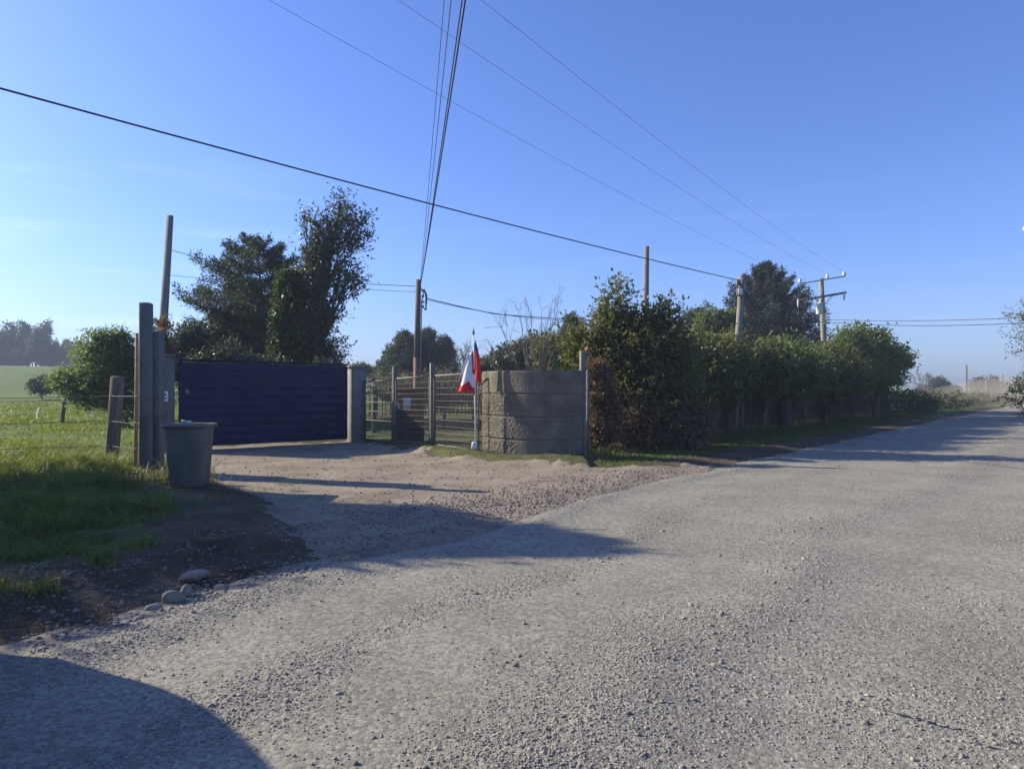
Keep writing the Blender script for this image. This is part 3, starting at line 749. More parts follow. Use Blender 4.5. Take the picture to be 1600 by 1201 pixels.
def conifer(name, label, base, H, prof, seed, mat, nb=130, leaf=.16, per=60, lean=(0, 0), group=None, h0=.12, tr=.18, tilt=.1, droop=.15, flat=.18, cat='tree', crown_bias=0.0, tiers=0, rv=(.72, .4), spw=.42):
    """layered conifer: flat sprays on branches; prof(t)->radius of the crown at relative height t"""
    r = np.random.default_rng(seed); base = np.asarray(base, float)
    root = empty(name, base, label, cat, group)
    mb = MB(); n = 10; t_ = np.linspace(0, 1, n)
    ax = lambda t: base + np.array([lean[0] * t ** 1.3, lean[1] * t ** 1.3, H * t])
    mb.tube([ax(q) - np.array([0, 0, .2 if q == 0 else 0]) for q in t_], tr * (1 - .93 * t_), 8)
    LV = []
    for i in range(nb):
        t0 = h0 + (1 - h0) * (i + r.random()) / nb
        if tiers: t0 = h0 + (1 - h0) * (round((t0 - h0) / (1 - h0) * tiers) + r.normal() * .13) / tiers
        t0 = min(max(t0, h0), .985)
        R0 = prof(t0) * (rv[0] + rv[1] * r.random())
        a = i * 2.399 + r.normal() * .3
        dirh = np.array([math.cos(a), math.sin(a), 0])
        s0 = ax(max(t0 - .05, .02))
        end = ax(t0) + dirh * R0 + np.array([crown_bias * R0, 0, R0 * tilt + r.normal() * .05 * R0])
        k = 6; q = np.linspace(0, 1, k)[:, None]
        path = s0 + (end - s0) * q - np.array([0, 0, 1]) * (droop * R0 * np.sin(q * math.pi))
        mb.tube(path, np.linspace(max(.012, tr * .28 * (1 - t0)), .006, k), 4, cap=False)
        m = max(6, int(per * (.25 + R0 / max(prof(.3), .1))))
        u_ = (.22 + .82 * r.random(m) ** .75)
        c = s0 + (end - s0) * u_[:, None] - np.array([0, 0, 1]) * (droop * R0 * np.sin(np.clip(u_, 0, 1) * math.pi))[:, None]
        side = np.array([-dirh[1], dirh[0], 0]); sp = (1.1 - u_ * .8) * R0 * spw
        off = (r.random(m) * 2 - 1)
        c = c + side * (off * sp)[:, None] + r.normal(size=(m, 3)) * np.array([.5, .5, 1]) * R0 * flat * .35
        dd = unit(dirh * .8 + side * off[:, None] * .8 + np.array([0, 0, .15]) + r.normal(size=(m, 3)) * .35)
        kk = 3   # a few needles-fans at each point
        cc = np.repeat(c, kk, 0) + r.normal(size=(m * kk, 3)) * leaf * .45
        d2 = unit(np.repeat(dd, kk, 0) + r.normal(size=(m * kk, 3)) * .5)
        up = unit(r.normal(size=(m * kk, 3)) * .5 + np.array([0, 0, 1]))
        ln = leaf * (.6 + .8 * r.random(m * kk))
        LV.append(leafquads(cc, d2, up, ln, ln * .38))
    mb.build('trunk', M['bark'], root, smooth=True)
    leaf_object('crown', np.concatenate(LV), mat, root)
    return root

def bare_tree(name, label, base, H, spread, seed, mat, depth=5, r0=.12, n0=4, group=None, cat='tree', upb=.35):
    """leafless branching; trunk mesh + crown mesh of twigs"""
    r = np.random.default_rng(seed); base = np.asarray(base, float)
    root = empty(name, base, label, cat, group)
    tm, cm = MB(), MB()
    top = base + np.array([0, 0, H * .28])
    tm.tube(curve(base - [0, 0, .1], top, r, 4, .05), np.linspace(r0, r0 * .8, 4), 7)
    def grow(p, d, L_, rad_, lv):
        e = p + d * L_
        q = curve(p, e, r, 4, .12); cm.tube(q, np.linspace(rad_, rad_ * .6, 4), 4 if lv > 1 else 5, cap=False)
        if lv >= depth: return
        for _ in range(3 if lv < depth - 1 else 4):
            nd = unit(d + r.normal(size=3) * spread + np.array([0, 0, upb * .4]))
            grow(q[r.integers(2, 4)], nd, L_ * (.62 + .2 * r.random()), rad_ * .55, lv + 1)
    for i in range(n0):
        a = i * 6.283 / n0 + r.random()
        grow(top, unit(np.array([math.cos(a) * spread, math.sin(a) * spread, 1.0])), H * .28, r0 * .6, 1)
    tm.build('trunk', mat, root, smooth=True); cm.build('crown', mat, root)
    return root

# ------------------------------------------------------------------ gate, columns and left fence
gA = np.array([-8.02, 16.45]); gB = np.array([-4.62, 19.1])          # gate ends
gd = (gB - gA) / np.linalg.norm(gB - gA); grz = math.atan2(gd[1], gd[0]); GL = np.linalg.norm(gB - gA)
gn = np.array([gd[1], -gd[0]])                                        # towards the camera side
gz0 = .06
root = empty('metal_gate', (gA[0], gA[1], 0), 'wide navy sheet metal gate closing the driveway between two concrete columns', 'gate')
def gp(s, z, off=0): return (gA[0] + gd[0] * s + gn[0] * off, gA[1] + gd[1] * s + gn[1] * off, z)
mb = MB()
# corrugated sheet in horizontal planks with a raked top, each plank a tongue-and-groove profile
topz = lambda s: 2.20 - .04 * s / GL
nP = 9
zs = []
for k in range(nP):
    z0 = gz0 + .1 + k * .222; z1 = z0 + .222
    zs += [(z0 + .001, .010), (z0 + .006, .012), (z1 - .006, .012), (z1 - .001, .010)]
ss = np.linspace(0.0, GL, 34)
Vg = []; 
for s in ss:
    for zv, of in zs:
        Vg.append(gp(s, min(zv, topz(s)), of + .035 + .004 * math.sin(s * 5.1 + zv * 3)))
nz = len(zs); Vg = np.array(Vg); Fg = [[i * nz + j, (i + 1) * nz + j, (i + 1) * nz + j + 1, i * nz + j + 1] for i in range(len(ss) - 1) for j in range(nz - 1)]
mb.add(Vg, Fg); mb.build('sheet_panel', M['gate'], root)
mb = MB()
for s in (.03, GL * .5, GL - .03): mb.bar(gp(s, gz0 + .06), gp(s, topz(s) + .0), .06, .06)
mb.bar(gp(.0, gz0 + .09), gp(GL, gz0 + .09), .055); mb.bar(gp(0, 2.235), gp(GL, 2.195), .05)
mb.build('gate_frame', M['gate'], root)
mb = MB(); mb.box(gp(.16, 1.47, .065), (.09, .03, .05), rz=grz, bev=.008); mb.tube([gp(.12, 1.42, .08), gp(.2, 1.42, .08)], .012, 6); mb.tube([gp(.125, 1.52, .08), gp(.195, 1.52, .08)], .01, 6); mb.build('latch', M['steel'], root)

def column(name, label, x, y, w, d, h, rz, cat, mat=None, cap=None, cracks=True, seed=0, group=None):
    r = random.Random(seed)
    zb = gz1(x, y) - .15
    root = empty(name, (x, y, 0), label, cat, group)
    mb = MB(); mb.box((x, y, zb + (h - zb) / 2), (w, d, h - zb), rz=rz, bev=.018)
    mb.build('shaft', mat or M['conc'], root)
    if cap:
        mb = MB(); mb.box((x, y, h + cap[1] / 2 - .005), (w + cap[0], d + cap[0], cap[1]), rz=rz, bev=.015); mb.build('cap', mat or M['conc'], root)
    return root
tallA = column('concrete_post', 'tallest square concrete post behind the bin at the driveway entrance', -6.43, 12.0, .18, .2, 3.06, .15, 'post')
colB = column('concrete_slab', 'thick concrete slab post standing tight against the right of the tallest post', -6.36, 12.25, .16, .26, 2.58, .15, 'post')
colC = column('gate_column', 'concrete column with white plaque at the left end of the navy gate', -8.27, 16.3, .34, .34, 2.3, grz, 'column', cap=(.05, .06))
colD = column('gate_column', 'pale grey concrete column with cap at the right end of the navy gate', -4.40, 19.3, .42, .42, 2.1, grz, 'column', M['conc_light'], cap=(.07, .08))
# plaque (small white sign with grey lettering lines)
fx_, fy_ = -8.20, 16.11
root = empty('plaque', (fx_, fy_, 1.3), 'small white plaque with grey lines fixed to the left gate column', 'sign')
mb = MB(); mb.box((fx_ + .0, fy_ - .01, 1.36), (.17, .02, .24), rz=.15, bev=.004); mb.build('plate', M['white'], root)
mb = MB(); mb.box((fx_ + .0, fy_ - .024, 1.40), (.11, .006, .05), rz=.15); mb.box((fx_, fy_ - .024, 1.32), (.11, .006, .03), rz=.15); mb.build('marking', M['dsteel'], root)
# rusty pipe beside the tall post
p = PG(213, 742); mb = MB(); mb.tube([(p[0] - .02, p[1], -.1), (p[0] - .0, p[1], 1.2), (p[0] + .01, p[1], 2.55)], [.032, .03, .028], 10)
tag(mb.build('rusty_pole', M['rust'], smooth=True), 'thin rusty pole standing against the left of the tallest concrete post', 'pole')
# square fence post with sloping top
root = empty('fence_post', (-7.42, 12.75, 0), 'leaning weathered grey wooden post in the near wire fence', 'post')
mb = MB(); mb.bar((-7.50, 12.75, -.2), (-7.36, 12.75, 1.78), .19, .18, bev=.02); mb.build('shaft', M['wood'], root)
# far fence posts and wires
far_posts = []
for i, (px, py, Y, hh, lb) in enumerate([(98, 663, 29, 1.05, 'far leaning wooden post of the pasture fence under the bush')]):
    p = PG(px, 664); z0 = gz1(p[0], p[1]); mb = MB(); mb.bar((p[0] - .05, p[1], z0 - .2), (p[0] + .08, p[1], z0 + 1.0), .13, .12, bev=.02)
    tag(mb.build('fence_post', M['wood']), lb, 'post'); far_posts.append((p[0], p[1], z0))
def wire(name, pts, r, mat, label, cat, sag=0.0, n=24, wob=0, group=None, parent=None, seg=5):
    """catenary-like wire through given points"""
    out = []
    for a, b in zip(pts[:-1], pts[1:]):
        a = np.asarray(a, float); b = np.asarray(b, float); L_ = np.linalg.norm(b - a)
        for t_ in np.linspace(0, 1, n, endpoint=False): out.append(a + (b - a) * t_ - np.array([0, 0, 1]) * sag * L_ * 4 * t_ * (1 - t_) + (rng.normal(size=3) * wob if wob else 0))
    out.append(np.asarray(pts[-1], float))
    mb = MB(); mb.tube(out, r, seg)
    o = mb.build(name, mat, parent, smooth=True)
    if label: tag(o, label, cat, group)
    return o
fp = np.array(far_posts[0])
wire('barbed_wire', [(fp[0] - 22, fp[1] - 3, .95 + fp[2]), (fp[0], fp[1] - .08, .92 + fp[2]), (fp[0] + 6, fp[1] + .5, .92)], .012, M['dsteel'], 'thin wire of the far pasture fence carrying two white strips', 'wire', .004)
for z_, lb in ((1.42, 'upper'), (.95, 'middle'), (.5, 'lowest')):
    wire('barbed_wire', [(-15.5, 11.2, z_ + .05), (-7.43, 12.65, z_), (-6.58, 12.0, z_)], .006, M['dsteel'], f'{lb} strand of thin wire on the near leaning wooden post', 'wire', .008, wob=.006)
def strip(px, py, lb, shape):
    c = P(px, py, fp[1] - .1); mb = MB()
    if shape: pts = [c + np.array(v) for v in ((-.06, 0, -.25), (-.07, -.01, 0), (0, 0, .2), (.1, 0, .22), (.16, 0, .1))]
    else: pts = [c + np.array(v) for v in ((0, 0, -.2), (-.01, .02, 0), (.01, 0, .22))]
    pts = np.array(pts); w_ = .06 if shape else .12
    V_ = np.concatenate([pts + [-w_ * .5, 0, 0], pts + [w_ * .5, .015, 0]]); n = len(pts)
    V_ = np.concatenate([V_, V_ + [0, .004, 0]])
    fs = [[i, i + 1, n + i + 1, n + i] for i in range(n - 1)] + [[2 * n + i, 3 * n + i, 3 * n + i + 1, 2 * n + i + 1] for i in range(n - 1)]
    mb.add(V_, fs); tag(mb.build('plastic_strip', M['strip']), lb, 'strip')
strip(60, 645, 'white plastic strip curled over like a hook on the far wire', True)
strip(143, 642, 'short straight white plastic strip on the far wire', False)

# ------------------------------------------------------------------ bin with crumpled bag
bx, by = -4.76, 10.08; bz = float(surf_z([bx], [by])[0][0])
root = empty('waste_bin', (bx, by, bz), 'big grey flared plastic bin standing open by the driveway', 'bin')
mb = MB(); mb.lathe([(.225, 0), (.235, .02), (.262, .45), (.290, .86), (.290, .90), (.275, .90), (.27, .84), (.245, .45), (.21, .05)], (bx, by, bz), 40, sq=4.5)
mb.build('body', M['bin'], root, smooth=False)
mb = MB(); mb.lathe([(.292, .855), (.325, .86), (.332, .88), (.33, .905), (.31, .91), (.292, .90)], (bx, by, bz), 40, sq=4.5)
# rim as ring: lathe caps would close it, so drop caps
for k_ in list(mb.F):
    if k_ == 40: del mb.F[k_]
mb.build('rim', M['bin'], root)
mb = MB(); mb.tube([(bx - .32, by - .08, bz + .87), (bx - .37, by - .08, bz + .90), (bx - .37, by + .08, bz + .90), (bx - .32, by + .08, bz + .87)], .013, 8); mb.build('handle', M['bin'], root, smooth=True)
# rubbish: filler and bag
mb = MB(); mb.lathe([(.25, .72), (.255, .76), (.2, .80), (.05, .82)], (bx, by, bz), 24, sq=4)
tag(mb.build('rubbish', M['black']), 'dark rubbish filling the big grey bin', 'rubbish')
def lump(name, c, s, seed, mat, label, cat, amp=.4, fq=2.5):
    nu, nv = 20, 12; Vv = []
    for j in range(nv + 1):
        for i in range(nu):
            th = math.pi * j / nv; ph = 2 * math.pi * i / nu
            d = Vector((math.sin(th) * math.cos(ph), math.sin(th) * math.sin(ph), math.cos(th)))
            k = 1 + amp * mnoise.noise(d * fq + Vector((seed, 0, 0))) + amp * .5 * abs(mnoise.noise(d * fq * 2.4 + Vector((0, seed, 0))))
            Vv.append((c[0] + d.x * k * s[0], c[1] + d.y * k * s[1], c[2] + d.z * k * s[2]))
    Fq = np.array([[j * nu + i, (j + 1) * nu + i, (j + 1) * nu + (i + 1) % nu, j * nu + (i + 1) % nu] for j in range(nv) for i in range(nu)])
    o = mesh_obj(name, np.array(Vv), Fq, mat); tag(o, label, cat); return o
lump('crumpled_bag', (bx + .0, by - .10, bz + .90), (.10, .09, .05), 3.3, M['paper'], 'crumpled pale paper bag on top of the rubbish in the bin', 'bag', .7, 3)

# ------------------------------------------------------------------ mesh fence
def pole_post(name, px, pt, pb, Y, w, label, mat, cat='post'):
    x_ = (px - 800) / F * Y; zt = EYE - (pt - HZ) / F * Y; zb = gz1(x_, Y) - .15
    mb = MB(); mb.box((x_, Y, (zt + zb) / 2), (w, w, zt - zb), rz=.3, bev=.01); return tag(mb.build(name, mat), label, cat), (x_, Y, zt)
_, pa = pole_post('steel_post', 617, 572, 697, 18.0, .11, 'grey square post at the left of the meter pillar in the mesh fence', M['dsteel'])
_, pb_ = pole_post('steel_post', 676, 567, 703, 16.9, .13, 'taller brown square post between the two wide mesh panels', M['dsteel'])
def mesh_panel(a, b, z0, z1a, z1b, label, nh=9, nv=26, brace=False):
    a = np.array(a); b = np.array(b); L_ = np.linalg.norm(b - a)
    root = empty('mesh_panel', (a[0], a[1], 0), label, 'fence panel')
    q = lambda s, z: (a[0] + (b[0] - a[0]) * s, a[1] + (b[1] - a[1]) * s, z)
    top = lambda s: z1a + (z1b - z1a) * s
    mb = MB(); mb.bar(q(0, top(0)), q(1, top(1)), .038); mb.bar(q(0, z0), q(1, z0), .038); mb.bar(q(0, z0), q(0, top(0)), .032); mb.bar(q(1, z0), q(1, top(1)), .032)
    mb.build('frame', M['meshsteel'], root)
    mb = MB()
    for i in range(1, nh):
        mb.tube([q(0, z0 + (top(0) - z0) * i / nh), q(1, z0 + (top(1) - z0) * i / nh)], .005 if i % 2 else .007, 4, cap=False)
    for i in range(1, nv): mb.tube([q(i / nv, z0), q(i / nv, top(i / nv))], .0035, 3, cap=False)
    mb.build('wire_mesh', M['meshsteel'], root)
    return root
wL = np.array([-.70, 15.15])
mesh_panel((-4.15, 19.2), (-3.16, 18.05), .12, 1.72, 1.76, 'narrow see-through mesh panel between the pale gate column and grey post', 10, 18)
mesh_panel((-3.05, 17.95), (-2.05, 16.95), .16, 1.80, 1.84, 'mesh panel in front of the dark masonry meter pillar', 12, 30)
mesh_panel((-1.92, 16.85), (wL[0] - .05, wL[1] + .15), .16, 1.86, 1.88, 'widest mesh panel between the brown post and the curved wall', 11, 34)

# ------------------------------------------------------------------ curved wall of four courses
def curved_wall():
    root = empty('curved_wall', (0.1, 15.0, 0), 'curved grey concrete block wall of four courses beside the flag', 'wall')
    # plan: arc from left end, convex to the camera
    th = np.linspace(R(188), R(288), 70)      # angle on circle
    cx, cy, Rw = .80, 15.95, 1.50
    pts = np.stack([cx + Rw * np.cos(th), cy + Rw * np.sin(th)], 1)
    # straight run to the right
    endp = np.array([1.50, 14.62])
    ext = np.linspace(0, 1, 10)[1:, None] * (endp - pts[-1]) + pts[-1]
    pts = np.vstack([pts, ext])
    s = np.concatenate([[0], np.cumsum(np.linalg.norm(np.diff(pts, axis=0), axis=1))])
    N = 520; si = np.linspace(0, s[-1], N); px_ = np.interp(si, s, pts[:, 0]); py_ = np.interp(si, s, pts[:, 1])
    tg = np.gradient(np.stack([px_, py_], 1), axis=0); tg /= np.linalg.norm(tg, axis=1)[:, None]; nm = np.stack([tg[:, 1], -tg[:, 0]], 1)
    courses = [(-.15, .44), (.455, .935), (.95, 1.43), (1.445, 1.93)]
    for ci, (z0, z1) in enumerate(courses):
        nz = 64; zz_ = np.linspace(z0, z1, nz)
        SI, ZZ = np.meshgrid(si, zz_)
        v = vnoise(SI * 1.0 + 3, ZZ + ci * 9.7, .036, 3) * .6 + vnoise(SI + 7, ZZ + ci * 3.1, .018, 2) * .4
        roughm = 1 - sstep(1.15, 1.65, SI + .15 * vnoise(SI, ZZ, .2, 2))     # rough cast only on the left part
        if ci == 3: roughm = roughm * .35
        amp = .020 * roughm + .0025
        edge = np.minimum(ZZ - z0, z1 - ZZ); eb = -.02 * (1 - sstep(0, .03, edge)) * (.3 + .7 * roughm)
        off = amp * v + eb + (.004 if ci % 2 else 0)
        Xf = px_[None, :] + nm[None, :, 0] * off; Yf = py_[None, :] + nm[None, :, 1] * off
        front = np.stack([Xf.ravel(), Yf.ravel(), ZZ.ravel()], 1)
        back = np.stack([np.repeat((px_ - nm[:, 0] * .16)[None], nz, 0).ravel(), np.repeat((py_ - nm[:, 1] * .16)[None], nz, 0).ravel(), ZZ.ravel()], 1)
        if ci == 3:
            bump_ = .009 * vnoise(si, si * 0, .08, 3)
            front[-N:, 2] += bump_; back[-N:, 2] += bump_
        i_ = np.arange(N * nz).reshape(nz, N); o_ = N * nz
        Qf = np.stack([i_[:-1, :-1], i_[:-1, 1:], i_[1:, 1:], i_[1:, :-1]], -1).reshape(-1, 4)
        Qb = Qf[:, ::-1] + o_
        top = np.stack([i_[-1, :-1], i_[-1, 1:], i_[-1, 1:] + o_, i_[-1, :-1] + o_], -1)
        bot = np.stack([i_[0, :-1], i_[0, :-1] + o_, i_[0, 1:] + o_, i_[0, 1:]], -1)
        e1 = np.stack([i_[:-1, 0], i_[1:, 0], i_[1:, 0] + o_, i_[:-1, 0] + o_], -1)
        e2 = np.stack([i_[:-1, -1], i_[:-1, -1] + o_, i_[1:, -1] + o_, i_[1:, -1]], -1)
        mesh_obj('block_course', np.vstack([front, back]) - [0.1, 15.0, 0], np.vstack([Qf, Qb, top, bot, e1, e2]), M['wallc'], root, smooth=False)
    # mortar core slightly recessed
    mb = MB()
    fr = np.stack([px_ - nm[:, 0] * .025, py_ - nm[:, 1] * .025], 1)[::5]; bk = np.stack([px_ - nm[:, 0] * .14, py_ - nm[:, 1] * .14], 1)[::5]
    n = len(fr); V_ = np.vstack([np.c_[fr, np.full(n, -.1)], np.c_[fr, np.full(n, 1.9)], np.c_[bk, np.full(n, -.1)], np.c_[bk, np.full(n, 1.9)]])
    mb.add(V_, [[i, i + 1, n + i + 1, n + i] for i in range(n - 1)] + [[2 * n + i, 3 * n + i, 3 * n + i + 1, 2 * n + i + 1] for i in range(n - 1)])
    mb.build('mortar', M['conc'], root)
M['wallc'] = surf('wall_concrete', (.085, .075, .056), (.15, .132, .10), 2.2, .8, 45, .95, c3=(.24, .215, .165), bdist=.015)
curved_wall()
# small end column with hook and red cap
root = empty('end_column', (1.5, 14.75, 0), 'slim brown concrete end post rising above the right end of the curved wall', 'post')
mb = MB(); mb.box((1.53, 14.8, 1.13), (.11, .16, 2.46), rz=.1, bev=.01); mb.box((1.59, 14.78, 2.32), (.22, .12, .06), rz=.1, bev=.01); mb.build('shaft', M['conc'], root)
mb = MB(); mb.lathe([(.02, 0), (.045, .02), (.05, .05), (.03, .08), (.012, .1)], (1.63, 14.76, 2.35), 12); tag(mb.build('red_knob', M['knob'], smooth=True), 'small reddish knob sitting on the slim post above the wall end', 'knob')
# dark steel strip gate at right of wall
mb = MB(); mb.box((1.66, 14.95, .95), (.05, .06, 2.0), rz=.1, bev=.005); tag(mb.build('steel_post', M['dsteel']), 'thin dark steel post between the curved wall end and the brown hedge', 'post')

# ------------------------------------------------------------------ flag
fxp = P(742, 600, 15.2)[0]; fy0 = 15.0
M_root = empty('flagpole', (fxp, fy0, 0), 'thin pale flagpole tied to the mesh fence left of the wall', 'flagpole')
mb = MB(); mb.tube([(fxp + .03, fy0, .3), (fxp + .01, fy0, 1.6), (fxp - .02, fy0, 2.72)], [.017, .016, .013], 8); mb.build('shaft', M['white'], M_root, smooth=True)
mb = MB(); mb.lathe([(.012, 0), (.022, .03), (.03, .06), (.012, .12), (.003, .18)], (fxp - .02, fy0, 2.71), 10); mb.build('finial', M['dsteel'], M_root, smooth=True)
mb = MB(); mb.box((fxp - .0, fy0, .30), (.13, .11, .16), bev=.015, taper=.82); tag(mb.build('white_block', M['white']), 'white block holding the foot of the flagpole', 'block')
# limp cloth: folded strips hanging from the upper pole, white over red with a blue corner
def cloth(name, left, right, z0, z1, folds, amp, colour, parent=None, nu=36, nv=46, off=0):
    V_ = []; mi = []
    for j in range(nv + 1):
        b = j / nv
        for i in range(nu + 1):
            a = i / nu; l_, r_ = left(b), right(b)
            zb = z1 + .07 * math.sin(a * 3.1) + .03 * math.sin(a * 11)
            V_.append((fxp + l_ + (r_ - l_) * a + .008 * math.sin(b * 9 + a * 5), fy0 + off + amp * (.4 + .6 * b) * math.sin(a * folds + b * 1.7) + .01 * math.sin(b * 7), z0 + .10 * a * (1 - b) + (zb - z0) * b))
    Fq = []
    for j in range(nv):
        for i in range(nu):
            Fq.append([j * (nu + 1) + i, (j + 1) * (nu + 1) + i, (j + 1) * (nu + 1) + i + 1, j * (nu + 1) + i + 1]); mi.append(colour((i + .5) / nu, (j + .5) / nv))
    o = mesh_obj(name, np.array(V_), np.array(Fq), [M['whitecloth'], M['red'], M['bluecloth']], parent, smooth=True, midx=mi)
    m = o.modifiers.new('thick', 'SOLIDIFY'); m.thickness = .004
    return o
fl = cloth('flag', lambda b: -.15 - .24 * b ** .9, lambda b: .02 - .02 * b, 2.30, 1.42, 10, .04, lambda a, b: 1 if (b > .80 + .05 * math.sin(a * 9)) or (a > .62 + .3 * b and b < .55) or (a < .08 + .1 * (b - .6) and b > .55) else 0)
tag(fl, 'limp white and red flag hanging down the thin flagpole', 'flag')
cloth('hoist_fold', lambda b: -.02, lambda b: .03 + .12 * min(1, b * 1.6), 2.52, 1.62, 7, .03, lambda a, b: 2 if b < .22 else 1, fl, 12, 30, .045)

# ------------------------------------------------------------------ yard behind the mesh: meter pillar, poles, pickets
mx, my = P(637, 650, 18.9)[:2]
root = empty('meter_pillar', (mx, my, 0), 'dark masonry pillar behind the mesh with a white meter box', 'pillar')
mb = MB(); mb.box((mx, my, .70), (.82, .5, 1.55), rz=.35, bev=.02); mb.box((mx, my, 1.5), (.92, .6, .07), rz=.35, bev=.01); mb.build('body', M['brick'], root)
mb = MB(); mb.box((mx + .02, my - .29, 1.12), (.20, .12, .32), rz=.35, bev=.01); mb.box((mx + .02 + .04, my - .29 - .062, 1.12), (.14, .01, .22), rz=.35); mb.build('meter_box', M['white'], root)
mb = MB(); mb.tube([(mx - .28, my - .4, 1.38), (mx - .25, my - .41, 1.2), (mx - .18, my - .4, 1.02), (mx - .12, my - .38, .95)], [.03, .035, .03, .015], 7); mb.box((mx - .24, my - .4, 1.38), (.16, .08, .05), rz=.35, bev=.008); mb.build('conduit', M['white'], root, smooth=False)
# rustic wooden stakes beside pillar
for k, (px, pt) in enumerate([(629, 603), (636, 585), (641, 586)]):
    a = P(px, 625, 19.4); b = P(px, pt, 19.4); mb = MB(); mb.bar(a, b, .035)
# thin H frame on the pillar
a0, a1, b0, b1 = P(636, 617, 19), P(636, 585, 19), P(641.5, 617, 19), P(641.5, 585, 19)
mb = MB(); mb.bar(a0, a1, .03); mb.bar(b0, b1, .03); mb.bar(a1, b1, .03); tag(mb.build('frame_bracket', M['dsteel']), 'small upright steel frame on top of the meter pillar', 'bracket')
mb = MB(); mb.bar(P(629, 617, 19), P(629, 602, 19), .03); tag(mb.build('steel_stub', M['dsteel']), 'short steel stub on the meter pillar left of the small frame', 'stub')

def rail_fence():
    a = np.array([-5.6, 24.0]); b = np.array([-3.6, 21.5])
    root = empty('rail_fence', (a[0], a[1], 0), 'weathered wooden post and rail fence right of the pale gate column', 'fence')
    for s in (.05, .5, .95):
        q = a + (b - a) * s; mb = MB(); mb.bar((q[0], q[1], -.1), (q[0] + .03, q[1], 1.25), .13, .12, bev=.015); mb.build('post', M['wood'], root)
    for z_ in (.45, .75, 1.05):
        mb = MB(); mb.bar((a[0], a[1] - .07, z_), (b[0], b[1] - .07, z_ + .03), .09, .04, bev=.008); mb.build('rail', M['wood'], root)
rail_fence()
# picket fence row far behind
def pickets():
    root = empty('picket_fence', (-2, 36, 0), 'uneven row of grey wooden stakes across the yard behind the mesh', 'fence')
    r = random.Random(4)
    for i in range(34):
        px = 572 + i * 6.2 + r.uniform(-1, 1); a = P(px, 0, 37); x_ = a[0]; zt = 1.6 + r.uniform(-.15, .45) + (1.0 if i in (13,) else 0)
        if px > 770: break
        mb = MB(); mb.bar((x_, 37, -.1), (x_ + r.uniform(-.05, .05), 37, zt), r.uniform(.07, .11), .05, bev=.01); mb.build('stake', M['wood'], root)
    for z_ in (.5, 1.2):
        mb = MB(); mb.bar((P(572, 0, 37)[0], 37.07, z_), (P(768, 0, 37)[0], 37.07, z_), .08, .04); mb.build('rail', M['wood'], root)
pickets()
# tripod-ish rustic bench / trough in the yard
root = empty('rustic_table', tuple(P(717, 650, 26) * [1, 1, 0]), 'rough wooden table of poles in the yard behind the widest mesh panel', 'table')
c = np.array(root.location); mb = MB(); mb.box((c[0], c[1], 1.12), (1.5, .6, .06), bev=.01); mb.build('top', M['wood'], root)
for dx_, dy_ in ((-.6, -.2), (.6, -.2), (-.6, .2), (.6, .2)):
    mb = MB(); mb.bar((c[0] + dx_, c[1] + dy_, -.05), (c[0] + dx_ * .8, c[1] + dy_, 1.09), .07, bev=.01); mb.build('leg', M['wood'], root)

# ------------------------------------------------------------------ utility poles
def square_pole(name, label, px_t, py_t, px_b, py_b, Y, w0, w1, mat, holes=0):
    t_ = P(px_t, py_t, Y); b_ = P(px_b, py_b, Y); d = (t_ - b_) / (t_[2] - b_[2])
    g0 = gz1(b_[0], Y) - .3; b_ = b_ + d * (g0 - b_[2])
    root = empty(name, (b_[0], b_[1], 0), label, 'utility pole')
    mb = MB(); n = 2; V_ = []
    for c_, w_ in ((b_, w0), (t_, w1)):
        for sx, sy in ((-1, -1), (1, -1), (1, 1), (-1, 1)): V_.append(c_ + np.array([sx * w_ / 2, sy * w_ * .4, 0]))
    mb.add(V_, [[3, 2, 1, 0], [4, 5, 6, 7], [0, 1, 5, 4], [1, 2, 6, 5], [2, 3, 7, 6], [3, 0, 4, 7]])
    mb.build('shaft', mat, root)
    if holes:
        for k in range(holes):
            mb = MB(); q = t_ - d * (.9 + k * .42); mb.tube([q + [0, -w1 * .62, 0], q + [0, -w1 * .4, 0]], .022, 8)
            mb.build('bolt', M['dsteel'], root)
    return root, b_, t_
lp, lpb, lpt = square_pole('utility_pole', 'tall leaning pole behind the left gate column with ivy at its foot', 266, 337, 252, 560, 24, .27, .17, M['conc_light'])
cp, cpb, cpt = square_pole('utility_pole', 'grey tapered concrete pole rising out of the tall dark shrub', 1010.5, 385, 1009, 490, 24, .24, .15, M['conc_light'])
sp, spb, spt = square_pole('utility_pole', 'leaning concrete pole with bolts and a square lamp in the hedge', 1159.5, 430, 1153, 545, 22.5, .24, .16, M['conc_light'], 8)
# lamp on leaning pole
c = P(1156, 456, 22.25)
root = empty('square_lamp', c, 'small square floodlight fixed near the top of the leaning concrete pole', 'lamp')
mb = MB(); mb.box(c, (.20, .10, .28), bev=.02); mb.build('housing', M['dsteel'], root)
mb = MB(); mb.box(c + [0, -.055, 0], (.14, .02, .20), bev=.008); mb.build('lens', M['white'], root)
mb = MB(); mb.box(c + [-.01, .12, .32], (.12, .1, .2), bev=.01); mb.build('bracket', M['dsteel'], root)
